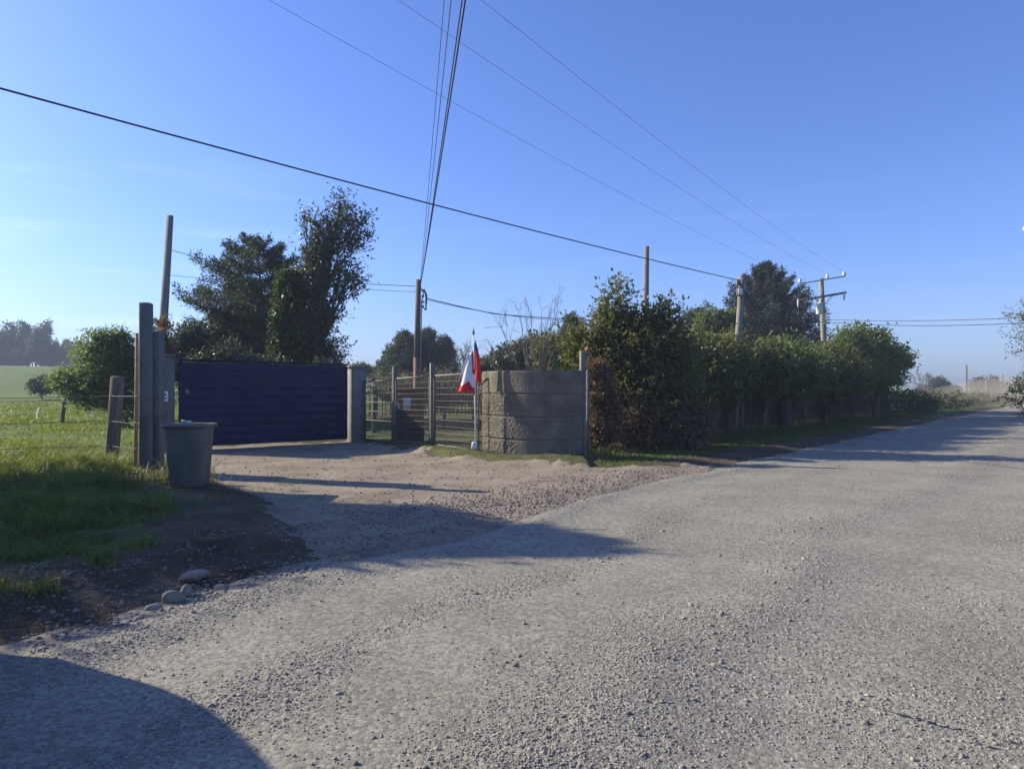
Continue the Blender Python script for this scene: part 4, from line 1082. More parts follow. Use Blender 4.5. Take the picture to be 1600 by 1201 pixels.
# wooden middle pole
mid_t = P(654, 437, 24); mid_b = P(650.5, 700, 24)
root = empty('utility_pole', (mid_b[0], 24, 0), 'round wooden service pole with reddish lower half standing behind the mesh', 'utility pole')
mb = MB(); mb.tube([(mid_b[0], 24, -.3), (mid_b[0] + .01, 24, 2.6)], [.115, .11], 12); mb.build('lower_shaft', M['redwood'], root, smooth=True)
mb = MB(); mb.tube([(mid_b[0] + .015, 24, 2.55), (mid_t[0], 24, mid_t[2])], [.105, .095], 12); mb.build('upper_shaft', M['wood'], root, smooth=True)
mb = MB(); mb.tube([(mid_b[0] + .15, 23.95, -.2), (mid_b[0] + .16, 23.95, 3.0), (mid_t[0] + .12, 23.95, 4.6), (mid_t[0] + .22, 23.95, 5.0), (mid_t[0] + .3, 23.95, 4.8), (mid_t[0] + .27, 23.95, 4.4)], .022, 7); mb.build('conduit', M['steel'], root, smooth=True)
mb = MB()
for a_, b_ in (((.1, 5.1), (.24, 5.0)), ((.24, 5.0), (.3, 4.6)), ((.12, 4.5), (.28, 4.35)), ((.28, 4.35), (.26, 4.7))):
    mb.tube([(mid_t[0] + a_[0], 23.9, a_[1] - .1), (mid_t[0] + b_[0], 23.88, b_[1] - .1)], .025, 6)
for z_ in (5.0, 4.8, 4.6, 4.45): mb.lathe([(.03, 0), (.045, .02), (.045, .06), (.03, .08)], (mid_t[0] + .16, 23.9, z_ - .1), 8)
mb.build('insulator_rack', M['dsteel'], root, smooth=False)
# transformer pole
TY = 36
tb = P(1290, 600, TY); tt_ = P(1283, 435, TY)
root = empty('transformer_pole', (tb[0] + .1, TY, 0), 'pole with two crossarms and white transformer can above the hedge', 'utility pole')
dv = (tt_ - tb) / (tt_[2] - tb[2]); b0_ = tb - dv * (tb[2] + .3)
mb = MB(); mb.tube([b0_, tt_], [.17, .12], 10); mb.build('shaft', M['conc_light'], root, smooth=True)
for (pa_, pc_, w_, nm_) in (((1246, 470), (1322, 457), .11, 'crossarm'), ((1251, 443), (1321, 431.5), .06, 'crossarm')):
    mb = MB(); a_ = P(*pa_, TY - .18); c_ = P(*pc_, TY - .18); mb.bar(a_, c_, w_, bev=.01); ca_ = mb.build(nm_, M['steel'] if w_ < .1 else M['wood'], root)
ins_px = [(1250, 438), (1293, 431), (1319, 427)]
ins_w = [P(a_, b_, TY - .18) for a_, b_ in ins_px]
for p_ in ins_w:
    mb = MB(); mb.lathe([(.03, -.18), (.04, -.12), (.085, -.08), (.09, -.04), (.06, -.02), (.085, .02), (.08, .06), (.03, .09)], p_, 12); mb.build('insulator', M['porc'], root, smooth=True).parent = ca_
mb = MB(); c_ = P(1280.5, 482, TY - .32); mb.lathe([(.15, -.3), (.17, -.28), (.17, .24), (.185, .25), (.185, .28), (.1, .33)], c_, 18); can_ = mb.build('transformer_can', M['white'], root, smooth=False)
mb = MB(); 
for dx_ in (-.1, .12): mb.lathe([(.025, .3), (.05, .34), (.03, .4), (.05, .45), (.03, .5), (.02, .6)], c_ + np.array([dx_, 0, 0]), 8)
mb.build('bushing', M['dsteel'], root, smooth=True).parent = can_
for px_, py_ in ((1247, 470), (1319, 460)):
    mb = MB(); c_ = P(px_, py_, TY - .3); mb.lathe([(.03, -.3), (.05, -.27), (.04, -.15), (.06, -.1), (.04, 0), (.03, .1)], c_, 8); mb.build('cutout_fuse', M['porc'], root, smooth=True)
mb = MB()
for z_ in (.5, .75, .95, 1.15): 
    q = P(1287, 480 + z_ * 22, TY - .15); mb.tube([q, q + [.3, -.1, .02]], .03, 6)
mb.build('rack', M['dsteel'], root)
mb = MB(); mb.tube([P(1265, 466, TY - .1), P(1283, 490, TY)], .02, 5); mb.tube([P(1304, 459, TY - .1), P(1284, 480, TY)], .02, 5); mb.build('brace', M['steel'], root)

# off-frame poles carrying the lines
def plain_pole(x_, y_, h_, label):
    root = empty('utility_pole', (x_, y_, 0), label, 'utility pole')
    mb = MB(); mb.tube([(x_, y_, -.3), (x_, y_, h_)], [.17, .12], 10); mb.build('shaft', M['conc_light'], root, smooth=True)
    mb = MB(); mb.bar((x_ - .9, y_ + .1, h_ - .3), (x_ + .9, y_ - .1, h_ - .3), .1, bev=.01); mb.build('crossarm', M['wood'], root); return root
plain_pole(-20.5, -17.0, 7.6, 'tall line pole far behind on the left of the road')
plain_pole(1.2, -14.0, 8.2, 'line pole behind the viewpoint beside the road')
plain_pole(-16.5, -2.5, 5.9, 'line pole left of the parked car')
# right off-frame pole with an insulator tip at the frame edge
rp = P(1640, 350, 27)
root = empty('utility_pole', (rp[0], 27, 0), 'pole at the right edge whose white insulator just shows', 'utility pole')
mb = MB(); mb.tube([(rp[0], 27, -.3), (rp[0], 27, rp[2] + .3)], [.17, .12], 10); mb.build('shaft', M['conc_light'], root, smooth=True)
ra = P(1600, 362, 27); mb = MB(); mb.bar(ra, (rp[0] + .8, 27, ra[2]), .09, bev=.01); mb.build('crossarm', M['wood'], root)
mb = MB(); mb.lathe([(.03, -.02), (.085, .05), (.09, .09), (.06, .11), (.08, .14), (.03, .19)], ra + np.array([.05, 0, .03]), 12); mb.build('insulator', M['porc'], root, smooth=True)

# ------------------------------------------------------------------ cables
wire('service_cable', [P(1155, 438, 22.4), (-6.25, 8.3, EYE + (HZ - 137) / F * 8.3), (-16.4, -2.4, 5.75)], .014, M['cable'], 'thick black cable sagging across the whole sky to the leaning pole', 'cable', .004, 30)
mt = mid_t + np.array([.1, -.1, -.1])
E1 = np.array([1.2, -13.9, 7.9])
for k, (dx_, dz_, r_, nm) in enumerate([(0, .0, .014, 'rightmost dark strand'), (-.10, .05, .011, 'second dark strand'), (-.34, -.1, .007, 'thin pale strand'), (-.62, -.28, .006, 'leftmost thin strand')]):
    near = P(727 - [0, 5, 22, 33][k], 0, 9.2 + .3 * k)
    wire('overhead_cable', [mt + [.0 - .02 * k, 0, -.12 * k], near, near + (near - mt) * 1.5 * [1, 1, .55]], r_, M['cable'], f'{nm} of the steep cable bundle rising from the wooden service pole', 'cable', .006, 26, group='cables from the wooden pole')
for k, (px0, a_, nm) in enumerate([(420, 0, 'left'), (622, 1, 'middle'), (752, 2, 'right')]):
    Yn = 10.2; near = P(px0, 0, Yn); far_ = ins_w[a_] + np.array([0, 0, .08]); 
    wire('power_line', [far_, near, near + (near - far_) * [1, 1, .6]], .0032, M['line'], f'{nm} faint power line running from the crossarm pole to the top of the sky', 'power line', .008, 30, group='three power lines')
# between left pole and middle pole
wire('overhead_cable', [P(268, 391, 23.9), P(440, 436, 24.5), P(649, 447, 23.9)], .011, M['cable'], 'upper slack cable between the far left pole and wooden pole', 'cable', .004, 16)
wire('overhead_cable', [P(264, 430, 23.9), P(649, 456, 23.9)], .008, M['cable'], 'lower slack cable between the far left pole and wooden pole', 'cable', .006, 16)
wire('overhead_cable', [P(666, 466, 23.85), P(770, 490, 26), P(900, 499, 30), P(1288, 503, TY - .2)], .016, M['cable'], 'cable from the wooden pole running right towards the crossarm pole', 'cable', .004, 14)
wire('overhead_cable', [P(666, 468, 23.85), P(790, 492, 26.5), P(900, 501, 30), P(1288, 499, TY - .2)], .010, M['cable'], 'second thinner cable from the wooden pole running right', 'cable', .010, 14)
wire('overhead_cable', [P(1290, 499, TY - .2), (rp[0], 27, P(1600, 500, 27)[2] + .15)], .012, M['cable'], 'upper cable between the crossarm pole and right edge', 'cable', .012, 20)
wire('overhead_cable', [P(1290, 503, TY - .2), (rp[0], 27, P(1600, 502, 27)[2])], .014, M['cable'], 'lower sagging cable between the crossarm pole and right edge', 'cable', .018, 20)

# far poles on the right
for px_, pt_, Y_, lb in ((1510, 570, 95, 'tallest distant pole beside the road in the dust'), (1541, 588, 120, 'distant pole right of the tallest one in the dust'), (1567, 585, 140, 'faint farthest pole near the right edge')):
    t_ = P(px_, pt_, Y_); mb = MB(); mb.tube([(t_[0], Y_, -1), t_], [.15, .11], 8); tag(mb.build('distant_pole', M['wood'], smooth=True), lb, 'utility pole')

# ------------------------------------------------------------------ trees: left group
# broad layered cypress
base = (P(425, 600, 31)[0], 31, 0)
conifer('cypress_tree', 'broad dark layered cypress rising behind the navy gate', base, 8.35,
        lambda t_: float(np.interp(t_, [0, .35, .6, .8, .92, 1], [3.4, 3.5, 3.0, 2.3, 1.6, .4])), 11, M['leaf_dark'], nb=165, per=170, leaf=.14, h0=.1, lean=(-.75, 0), tilt=.16, droop=.02, crown_bias=-.1, tiers=12, rv=(.5, .6), flat=.09, spw=.36)
base = (P(345, 600, 30)[0], 30, 0)
conifer('cypress_tree', 'lower spreading cypress at the left of the tall layered one', base, 4.9,
        lambda t_: 2.0 * (1 - t_) ** .6 + .2, 12, M['leaf_dark'], nb=90, per=70, leaf=.16, h0=.08, tilt=.2, droop=.0)
base = (P(385, 600, 33)[0], 33, 0)
conifer('cypress_tree', 'tall pointed cypress behind the layered one beside the far left pole side', base, 6.9,
        lambda t_: 2.2 * (1 - t_) ** .6 + .15, 14, M['leaf_dark'], nb=110, per=70, leaf=.17, h0=.08, tilt=.2, droop=.0)
# leaning ragged tree with ivy
b = px_blobs([(464, 560, 34, 30), (472, 520, 36, 30), (477, 478, 32, 30), (486, 440, 24, 26), (502, 505, 18, 20), (494, 560, 24, 22), (494, 408, 15, 24), (506, 375, 14, 20)], 28)
ba = px_blobs([(564, 348, 12, 14), (556, 380, 16, 11), (549, 438, 18, 13), (538, 455, 14, 10), (524, 552, 14, 9), (520, 490, 14, 10), (498, 404, 22, 28), (506, 366, 22, 22, .3), (516, 352, 20, 20), (533, 318, 9, 17), (538, 342, 14, 16), (556, 360, 13, 15), (545, 383, 16, 11), (528, 428, 24, 12), (552, 440, 9, 11), (522, 468, 12, 9), (508, 498, 18, 10), (500, 545, 18, 14), (516, 556, 8, 6), (478, 345, 7, 14), (536, 402, 12, 8), (496, 450, 16, 18)], 28)
bushy('leaning_tree', 'tall ragged grey-green tree leaning right above the navy gate', 'tree', (P(462, 600, 28)[0], 28, 0), b, M['leaf_euc'], 1700, 9, .12, 21, trunk_r=.2, twig=.4, shell=.2, upb=.1, airy=(ba, 1350, 9, .11, .5))
b = px_blobs([(440, 560, 14, 25), (444, 520, 14, 26), (450, 480, 14, 24), (460, 450, 12, 20), (470, 520, 10, 20), (445, 440, 8, 14)], 27.2, .7)
bushy('ivy', 'bright green ivy climbing the leaning ragged tree', 'ivy', (P(447, 600, 27.3)[0], 27.3, 0), b, M['leaf_ivy'], 1000, 9, .17, 22, trunk_r=.05, stem='stem', twig=.35, shell=.5, droop=.4)
# ivy at foot of left pole, small spruce
b = px_blobs([(256, 545, 8, 18), (258, 520, 5, 22), (254, 562, 14, 16)], 23.6)
bushy('ivy', 'ivy growing up the foot of the far left pole', 'ivy', (P(255, 600, 23.6)[0], 23.6, 0), b, M['leaf_brown'], 260, 8, .11, 23, trunk_r=.03, stem='stem', twig=.2)
conifer('young_spruce', 'small pointed spruce seen beside the far left pole', (P(243, 600, 29)[0], 29, 0), 4.5, lambda t_: .9 * (1 - t_) + .08, 24, M['leaf_dark'], nb=50, per=30, leaf=.12, tilt=.1, tr=.06)
b = px_blobs([(285, 550, 22, 18), (300, 530, 18, 16), (280, 575, 26, 16)], 27)
bushy('shrub', 'dark green shrub between the far left pole and the cypress', 'shrub', (P(288, 600, 27)[0], 27, 0), b, M['leaf_dark'], 900, 8, .13, 25, stem='stem')
# light green undergrowth above gate
b = px_blobs([(325, 572, 26, 14), (350, 562, 14, 14), (385, 574, 30, 12), (430, 577, 26, 9), (505, 578, 18, 7)], 26)
bushy('shrub', 'yellowish green undergrowth peeping over the navy gate', 'shrub', (P(400, 600, 26)[0], 26, 0), b, M['leaf_euc'], 900, 8, .11, 26, stem='stem')

# left pasture bush
b = px_blobs([(170, 575, 42, 40), (150, 545, 26, 22), (190, 600, 34, 34), (125, 600, 36, 20), (155, 620, 42, 16), (195, 555, 22, 28), (175, 530, 22, 12), (105, 595, 24, 12), (200, 640, 16, 24)], 26)
bushy('field_bush', 'rounded light green bush in the pasture left of the concrete posts', 'bush', (P(172, 660, 26)[0], 26, 0), b, M['leaf_field'], 3300, 9, .10, 31, trunk_r=.08, stem='stem', twig=.35, shell=.3, droop=.1)
b = px_blobs([(64, 600, 10, 9), (72, 604, 12, 7), (56, 604, 8, 6)], 62)
bushy('field_bush', 'small dark bush standing alone in the middle of the pasture', 'bush', (P(66, 612, 62)[0], 62, 0), b, M['leaf_dark'], 260, 8, .22, 32, stem='stem')

# far-left treeline: individual tall trees, shared meshes
protos = []
def far_tree(seed, H, label):
    r = np.random.default_rng(seed)
    root = empty('eucalyptus_tree', (0, 0, 0), label, 'tree', 'eucalyptus trees on the far ridge')
    bl = [(r.normal() * .5, r.normal() * .5, H * (.35 + .13 * i), H * (.15 - .018 * i), H * (.15 - .018 * i), H * .11) for i in range(5)] + [(r.normal() * 1.2, 0, H * .2, H * .16, H * .16, H * .12)]
    mb = MB(); limbs(mb, (0, 0, 0), bl, r, .22); mb.build('trunk', M['bark'], root)
    leaf_object('crown', crown_leaves(bl, 420, 8, .55, r, twig=1.0, shell=.35), M['leaf_dark'], root)
    return root
def copy_tree(o, loc, s, rz, label):
    c = o.copy(); C.objects.link(c); c.location = loc; c.scale = (s * .78, s * .78, s); c.rotation_euler = (0, 0, rz); c['label'] = label
    for ch in o.children:
        d = ch.copy(); C.objects.link(d); d.parent = c
    return c
# ------------------------------------------------------------------ placement of the ridge trees
FL = 'dark eucalyptus of the tree line on the far ridge, one of the shorter ones'
FT = 'tall dark eucalyptus standing out of the tree line on the far ridge'
protos = [far_tree(100 + i, 10.0, FL) for i in range(4)]
r = random.Random(9); spots = []
for i in range(40):
    px = -30 + i * 6.6 + r.uniform(-2, 2); spots.append((px, 205 + r.uniform(-8, 25), r.uniform(.75, 1.0) * (1.25 if 0.0 < px < 75 and i % 2 else 1)))
tops = {}
for i, (px, Y_, s_) in enumerate(spots):
    x_ = (px - 800) / F * Y_; z_ = gz1(x_, Y_)
    want = EYE + (HZ - (522 if px < 80 else 532 if px < 120 else 541)) / F * Y_
    s2 = max(.55, (want - z_) / 8.6) * s_
    lab = FT if s_ > 1.05 else FL
    if lab == FT: nt_ = [j for j, q in enumerate(spots) if q[2] > 1.05]; lab = ('first', 'second', 'third', 'fourth', 'fifth', 'sixth', 'seventh')[nt_.index(i)] + ' tall dark eucalyptus from the left in the far tree line'
    if i < 4:
        o = protos[i]; o.location = (x_, Y_, z_ - .2); o.scale = (s2 * .78, s2 * .78, s2); o.rotation_euler = (0, 0, r.random() * 6); o['label'] = lab
    else: o = copy_tree(protos[i % 4], (x_, Y_, z_ - .2), s2, r.random() * 6, lab)
    o['group'] = 'tall ridge trees' if lab != FL else 'short ridge trees'

# ------------------------------------------------------------------ trees: middle background
for k, (px, pt, Y_, rr, lb) in enumerate([(632, 518, 60, 2.0, 'dark cypress left of the wooden pole far behind the mesh'), (612, 548, 62, 1.6, 'lowest dark cypress at the left of the background clump'), (668, 514, 61, 1.9, 'dark rounded cypress right of the wooden pole'), (694, 526, 60, 1.3, 'ragged edged dark cypress at the right of the background clump'), (650, 530, 66, 2.2, 'dark cypress directly behind the wooden pole')]):
    H_ = EYE + (HZ - pt) / F * Y_
    conifer('cypress_tree', lb, (P(px, 600, Y_)[0], Y_, 0), H_, (lambda rr: (lambda t_: rr * (1 - t_ ** 2.2) ** .7 + .1))(rr), 200 + k, M['leaf_dark'], nb=100, per=45, leaf=.26, h0=.05, tilt=.35, droop=0, tr=.2)
bare_tree('bare_tree', 'leafless round tree behind the flag', (P(733, 600, 55)[0], 55, 0), 5.2, .55, 41, M['bark'], depth=5, r0=.16)
for k, (lst, Y_, mat_, lb) in enumerate([
    ([(800, 560, 26, 18), (835, 552, 26, 22), (820, 575, 34, 14)], 38, 'leaf_euc', 'grey-green bush above the left part of the curved wall'),
    ([(862, 550, 24, 24), (885, 565, 22, 22), (870, 580, 30, 14)], 32, 'leaf_hedge', 'dark green bush above the middle of the curved wall'),
    ([(893, 520, 10, 22), (893, 545, 16, 22)], 40, 'leaf_dark', 'pointed dark bush behind the right part of the curved wall'),
    ([(770, 575, 22, 12), (750, 580, 18, 10)], 44, 'leaf_pale', 'pale twiggy bush between the flag and the wall top'),
    ([(560, 580, 18, 8), (528, 578, 14, 7), (592, 586, 16, 8)], 75, 'leaf_hedge', 'distant low green scrub above the pale gate column'),
    ([(690, 600, 60, 14), (740, 605, 40, 14), (620, 605, 50, 14), (660, 625, 50, 10), (720, 630, 60, 10)], 41, 'leaf_pale', 'dry brownish undergrowth behind the row of stakes'),
    ([(925, 560, 14, 20), (905, 572, 16, 16)], 22, 'leaf_ivy', 'bright green bush right behind the slim end post'),
]):
    b = px_blobs(lst, Y_); bx_ = b[0][0]
    bushy('shrub', lb, 'shrub', (bx_, Y_, 0), b, M[mat_], 1000, 8, .10 + Y_ * .0018, 300 + k, stem='stem', twig=.4)
# bare shrub sprays over the wall
def sprays(name, label, base, tips, r0, seed, mat):
    r = np.random.default_rng(seed); root = empty(name, base, label, 'shrub')
    mb = MB()
    for tp in tips:
        q = curve(base, tp, r, 8, .10, .04); mb.tube(q, np.linspace(r0, .006, 8), 5, cap=False)
        for k in range(14):
            i = r.integers(2, 8); d = unit((np.asarray(tp) - np.asarray(base)) / 4 + r.normal(size=3) * .5)
            e = q[i] + d * (.4 + .7 * r.random()); qq = curve(q[i], e, r, 4, .12); mb.tube(qq, np.linspace(.009, .004, 4), 3, cap=False)
            for _ in range(2):
                e2 = qq[2] + unit(d + r.normal(size=3) * .6) * .35; mb.tube([qq[2], e2], [.005, .003], 3, cap=False)
    mb.build('branches', mat, root)
by_ = 28
sprays('bare_shrub', 'leafless upright shrub with pale branches above the curved wall', (P(832, 600, by_)[0], by_, .3), [P(a_, b_, by_ + c_) for a_, b_, c_ in ((780, 492, 0), (793, 510, .5), (812, 485, .6), (830, 478, 0), (846, 484, -.5), (858, 478, .3), (872, 466, 0), (882, 500, .4), (762, 530, 0), (866, 495, -.4), (822, 500, -.5), (895, 520, 0))], .035, 51, M['wood'])

# cedar on the right and rounded trees
conifer('cedar_tree', 'big blue-green cedar behind the leaning concrete pole', (P(1197, 600, 44)[0], 44, 0), EYE + (HZ - 411) / F * 44, lambda t_: float(np.interp(t_, [0, .4, .62, .82, .93, 1], [4.0, 3.9, 2.7, 1.5, .75, .1])), 61, M['leaf_blue'], nb=240, per=170, leaf=.17, h0=.1, tilt=.5, droop=.05, tr=.25, flat=.12, rv=(.6, .5), spw=.28, tiers=13)
for k, (lst, Y_, mat_, lb) in enumerate([
    ([(1078, 515, 20, 24), (1092, 500, 14, 14), (1070, 540, 24, 24)], 50, 'leaf_dark', 'dark rounded tree between the tall shrub and the pole'),
    ([(1108, 510, 20, 20), (1125, 525, 24, 26), (1140, 505, 18, 14), (1105, 545, 26, 24)], 40, 'leaf_lime', 'pale green rounded tree left of the leaning concrete pole'),
    ([(1255, 560, 20, 20), (1320, 560, 16, 16), (1290, 560, 20, 16)], 42, 'leaf_dark', 'dark trees behind the crossarm pole'),
]):
    b = px_blobs(lst, Y_); bushy('rounded_tree', lb, 'tree', (b[0][0], Y_, 0), b, M[mat_], 1500, 8, .17, 400 + k)

# ------------------------------------------------------------------ hedge along the road
hl = lambda t_, off=0: np.array([-.16 + .656 * t_ - .755 * off, 13.6 + .755 * t_ + .656 * off])
def hblob(t_, z, rt, rz, ro=.8, off=0):
    p_ = hl(t_, off); return (p_[0], p_[1], z, rt, ro, rz)
def shrub(label, t_, blobs, mat, n, leaf, seed, per=9, **kw):
    p_ = hl(t_); return bushy('hedge_shrub', label, 'shrub', (p_[0], p_[1], .1), blobs, mat, n, per, leaf, seed, trunk_r=.07, stem='stem', **kw)
# tall dark shrub next to the wall
b = px_blobs([(985, 560, 54, 44), (940, 545, 30, 30), (1035, 550, 38, 40), (970, 472, 7, 28), (944, 490, 6, 20), (1040, 498, 10, 20), (985, 512, 18, 16), (958, 505, 16, 18), (1016, 512, 14, 18), (900, 535, 14, 16), (1000, 620, 60, 55), (1050, 600, 38, 60), (960, 600, 36, 50), (918, 545, 22, 26), (1060, 660, 34, 40), (1010, 670, 50, 34)], 17.2, 1.0)
bushy('hedge_shrub', 'tallest dark leafy shrub with upright sprays beside the curved wall', 'shrub', (P(990, 690, 17.2)[0], 17.2, .1), b, M['leaf_hedge'], 5600, 9, .095, 501, trunk_r=.08, stem='stem', twig=.42, shell=.3)
b = px_blobs([(935, 615, 20, 30), (945, 655, 24, 30), (930, 585, 14, 16), (930, 690, 16, 14)], 15.9, .8)
bushy('brown_hedge', 'brown dead-leaved hedge panel sunlit just right of the wall end', 'hedge', (P(938, 700, 15.9)[0], 15.9, .1), b, M['leaf_brown'], 1900, 9, .06, 502, trunk_r=.04, stem='stem', twig=.2, shell=.4)
b = px_blobs([(975, 680, 22, 28), (1000, 650, 40, 44), (1050, 670, 46, 34), (1085, 660, 22, 34)], 16.6, .8)
bushy('dark_bramble', 'dark dead bramble mass drooping below the tallest shrub', 'shrub', (P(1020, 695, 16.6)[0], 16.6, .1), b, M['leaf_brown'], 2300, 9, .07, 503, trunk_r=.04, stem='stem', twig=.3, droop=.6, shell=.4)
segs = [(8.2, 2.65, 1.5, 'leaf_hedge', 'first rounded hedge bush right of the tallest shrub'),
        (10.6, 2.65, 1.5, 'leaf_hedge', 'yellowish topped hedge bush just left of the leaning concrete pole'),
        (13.2, 2.6, 1.7, 'leaf_hedge', 'hedge bush right of the leaning concrete pole'),
        (16.6, 2.8, 1.9, 'leaf_lime', 'paler green hedge bush overhanging the brown panel below the cedar'),
        (20.5, 2.9, 2.0, 'leaf_hedge', 'dark hedge bush in front of the crossarm pole'),
        (24.5, 3.7, 2.2, 'leaf_lime', 'loose pale green bush right of the crossarm pole'),
        (28.8, 4.0, 2.4, 'leaf_lime', 'last tall airy green bush at the far end of the hedge')]
for k, (t_, h_, rt, mt_, lb) in enumerate(segs):
    rr = np.random.default_rng(520 + k); bl = []
    for j in range(7):
        tt2 = t_ + rr.uniform(-1, 1) * rt * .8
        bl.append(hblob(tt2, rr.uniform(1.75, h_ - .5), rt * rr.uniform(.45, .7), rr.uniform(.45, .7), rr.uniform(.6, 1.0), rr.uniform(-.5, .5)))
    bl.append(hblob(t_, h_ - .35, .5, .35)); bl.append(hblob(t_ + .8, h_ - .5, .45, .4))
    if k in (0, 4): bl.append(hblob(t_, 1.1, rt * .5, .7, .6, .1))
    for j in range(9):
        bl.append(hblob(t_ + rr.uniform(-1, 1) * rt, h_ + rr.uniform(-.35, .15), .1 + .12 * rr.random(), .25 + .25 * rr.random(), .15, rr.uniform(-.4, .4)))
    shrub(lb, t_, bl, M[mt_], int(2500 - k * 110), .10 + k * .009, 520 + k, twig=.45, shell=.3, spread=.6)
# reed/brush panels along the fence under the hedge
pan_lab = ['brown brushwood panel under the hedge left of the pole', 'brown brushwood panel below the leaning concrete pole', 'brown brushwood panel below the pale green overhanging bush', 'sunlit brown brushwood panel under the airy green bushes', 'farthest brown brushwood panel at the end of the hedge']
for k, (t0, t1) in enumerate([(6.5, 11), (11, 15), (15, 19.5), (19.5, 27), (27, 33)]):
    rr = np.random.default_rng(600 + k); n = int((t1 - t0) * 420)
    tv = t0 + (t1 - t0) * rr.random(n); off = .25 + rr.normal(size=n) * .06
    bx_ = -.16 + .656 * tv - .755 * off; by2 = 13.6 + .755 * tv + .656 * off
    zt = .9 + .6 * rr.random(n); a_ = rr.normal(size=(n, 2)) * .12
    w_ = .008 + .012 * rr.random(n); zb = rr.random(n) * .5
    q0 = np.stack([bx_, by2, zb + .05], 1); q1 = np.stack([bx_ + a_[:, 0], by2 + a_[:, 1], zt], 1)
    sd_ = np.array([.656, .755, 0])
    root = empty('brushwood_panel', (float(hl(t0)[0]), float(hl(t0)[1]), 0), pan_lab[k], 'fence panel')
    VV = np.stack([q0 - sd_ * w_[:, None], q0 + sd_ * w_[:, None], q1 + sd_ * w_[:, None] * .5, q1 - sd_ * w_[:, None] * .5], 1)
    leaf_object('brushwood', VV, M['leaf_brown'], root)
    nb_ = 2 if t1 - t0 < 6 else 3
    for j in range(nb_):
        p_ = hl(t0 + (t1 - t0) * (j + .5) / nb_, .12); mb = MB(); hh_ = 1.45 + .1 * rr.random(); mb.bar((p_[0], p_[1], -.1), (p_[0] + .04, p_[1], hh_), .13, bev=.015); mb.build('post', M['wood'], root)
# leaning dark trunk in the hedge
mb = MB(); p_ = hl(15.2, -.2); mb.tube([(p_[0], p_[1], -.1), (p_[0] - .03, p_[1], .7), (p_[0] + .3, p_[1] + .3, 1.9)], [.26, .22, .16], 9); tag(mb.build('tree_stump', M['bark'], smooth=True), 'thick dark tree trunk standing in the hedge line under the bushes', 'trunk')
# young tree at hedge end
b = px_blobs([(1392, 560, 22, 22), (1402, 580, 14, 18), (1380, 580, 14, 16), (1413, 562, 8, 8)], 37)
bushy('young_tree', 'slender young tree with thin trunk at the right end of the hedge', 'tree', (P(1388, 645, 37)[0], 37, 0), b, M['leaf_lime'], 700, 8, .12, 650, trunk_r=.05, shell=.2)
# low far hedge clumps along the road
for k in range(9):
    t_ = 36 + k * 6.5; p_ = hl(t_, -.3); rr = np.random.default_rng(660 + k)
    h_ = max(.4, 1.1 - .11 * k) + rr.random() * .2
    bl = [hblob(t_ + rr.uniform(-2.5, 2.5), h_ * .5, 2.0, h_ * .42, .7, rr.uniform(-.3, .8)) for _ in range(3)]
    bushy('roadside_scrub', ('nearest', 'second nearest', 'third', 'fourth', 'fifth', 'sixth', 'seventh', 'second farthest', 'farthest')[k] + ' of the nine low dusty scrub clumps along the far roadside', 'scrub', (p_[0], p_[1], 0), bl, M['leaf_pale'] if k % 2 else M['leaf_hedge'], 420, 8, .16, 660 + k, group='far roadside scrub', stem='stem')
# distant trees right
bare_tree('bare_tree', 'bare round purple-grey tree on the distant field', (P(1446, 610, 120)[0], 120, -.8), 5.0, .6, 71, M['wood'], depth=5, r0=.3)
for k, (lst, Y_, mat_, lb) in enumerate([
    ([(1467, 602, 10, 9), (1474, 606, 8, 6)], 118, 'leaf_dark', 'small dark round tree right of the distant bare tree'),
    ([(1530, 602, 14, 9), (1548, 600, 12, 10), (1562, 606, 14, 8)], 125, 'leaf_pale', 'dusty round tree between the distant poles'),
    ([(1440, 610, 6, 4), (1490, 609, 10, 3)], 150, 'leaf_dark', 'thin dark distant hedge on the field edge'),
]):
    b = px_blobs(lst, Y_); bushy('distant_tree', lb, 'tree', (b[0][0], Y_, -.9), b, M[mat_], 520, 8, .3, 700 + k, twig=.6)
b = [(25.6, 30.5, 4.1, 2.6, 2.6, 1.3), (24.6, 30, 3.3, 1.9, 2, .9), (26.6, 29, 4.6, 2.3, 2.2, 1.0), (24.9, 31.5, 4.9, 1.6, 1.8, .6)]
bushy('roadside_tree', 'loose greyish tree crown leaning in at the right edge', 'tree', (26.4, 30.2, .2), b, M['leaf_pale'], 2600, 9, .09, 710, trunk_r=.16, shell=.2, twig=.5)
b = [(26.5, 33.5, 1.0, 1.8, 1.8, 1.1), (28, 34, 1.6, 2.0, 1.8, 1.3), (30.5, 37.5, 1.4, 2.4, 2, 1.3)]
bushy('roadside_bush', 'dusty olive bush on the right roadside below the grey tree', 'bush', (27.5, 33.8, .2), b, M['leaf_hedge'], 1300, 9, .12, 711, stem='stem')

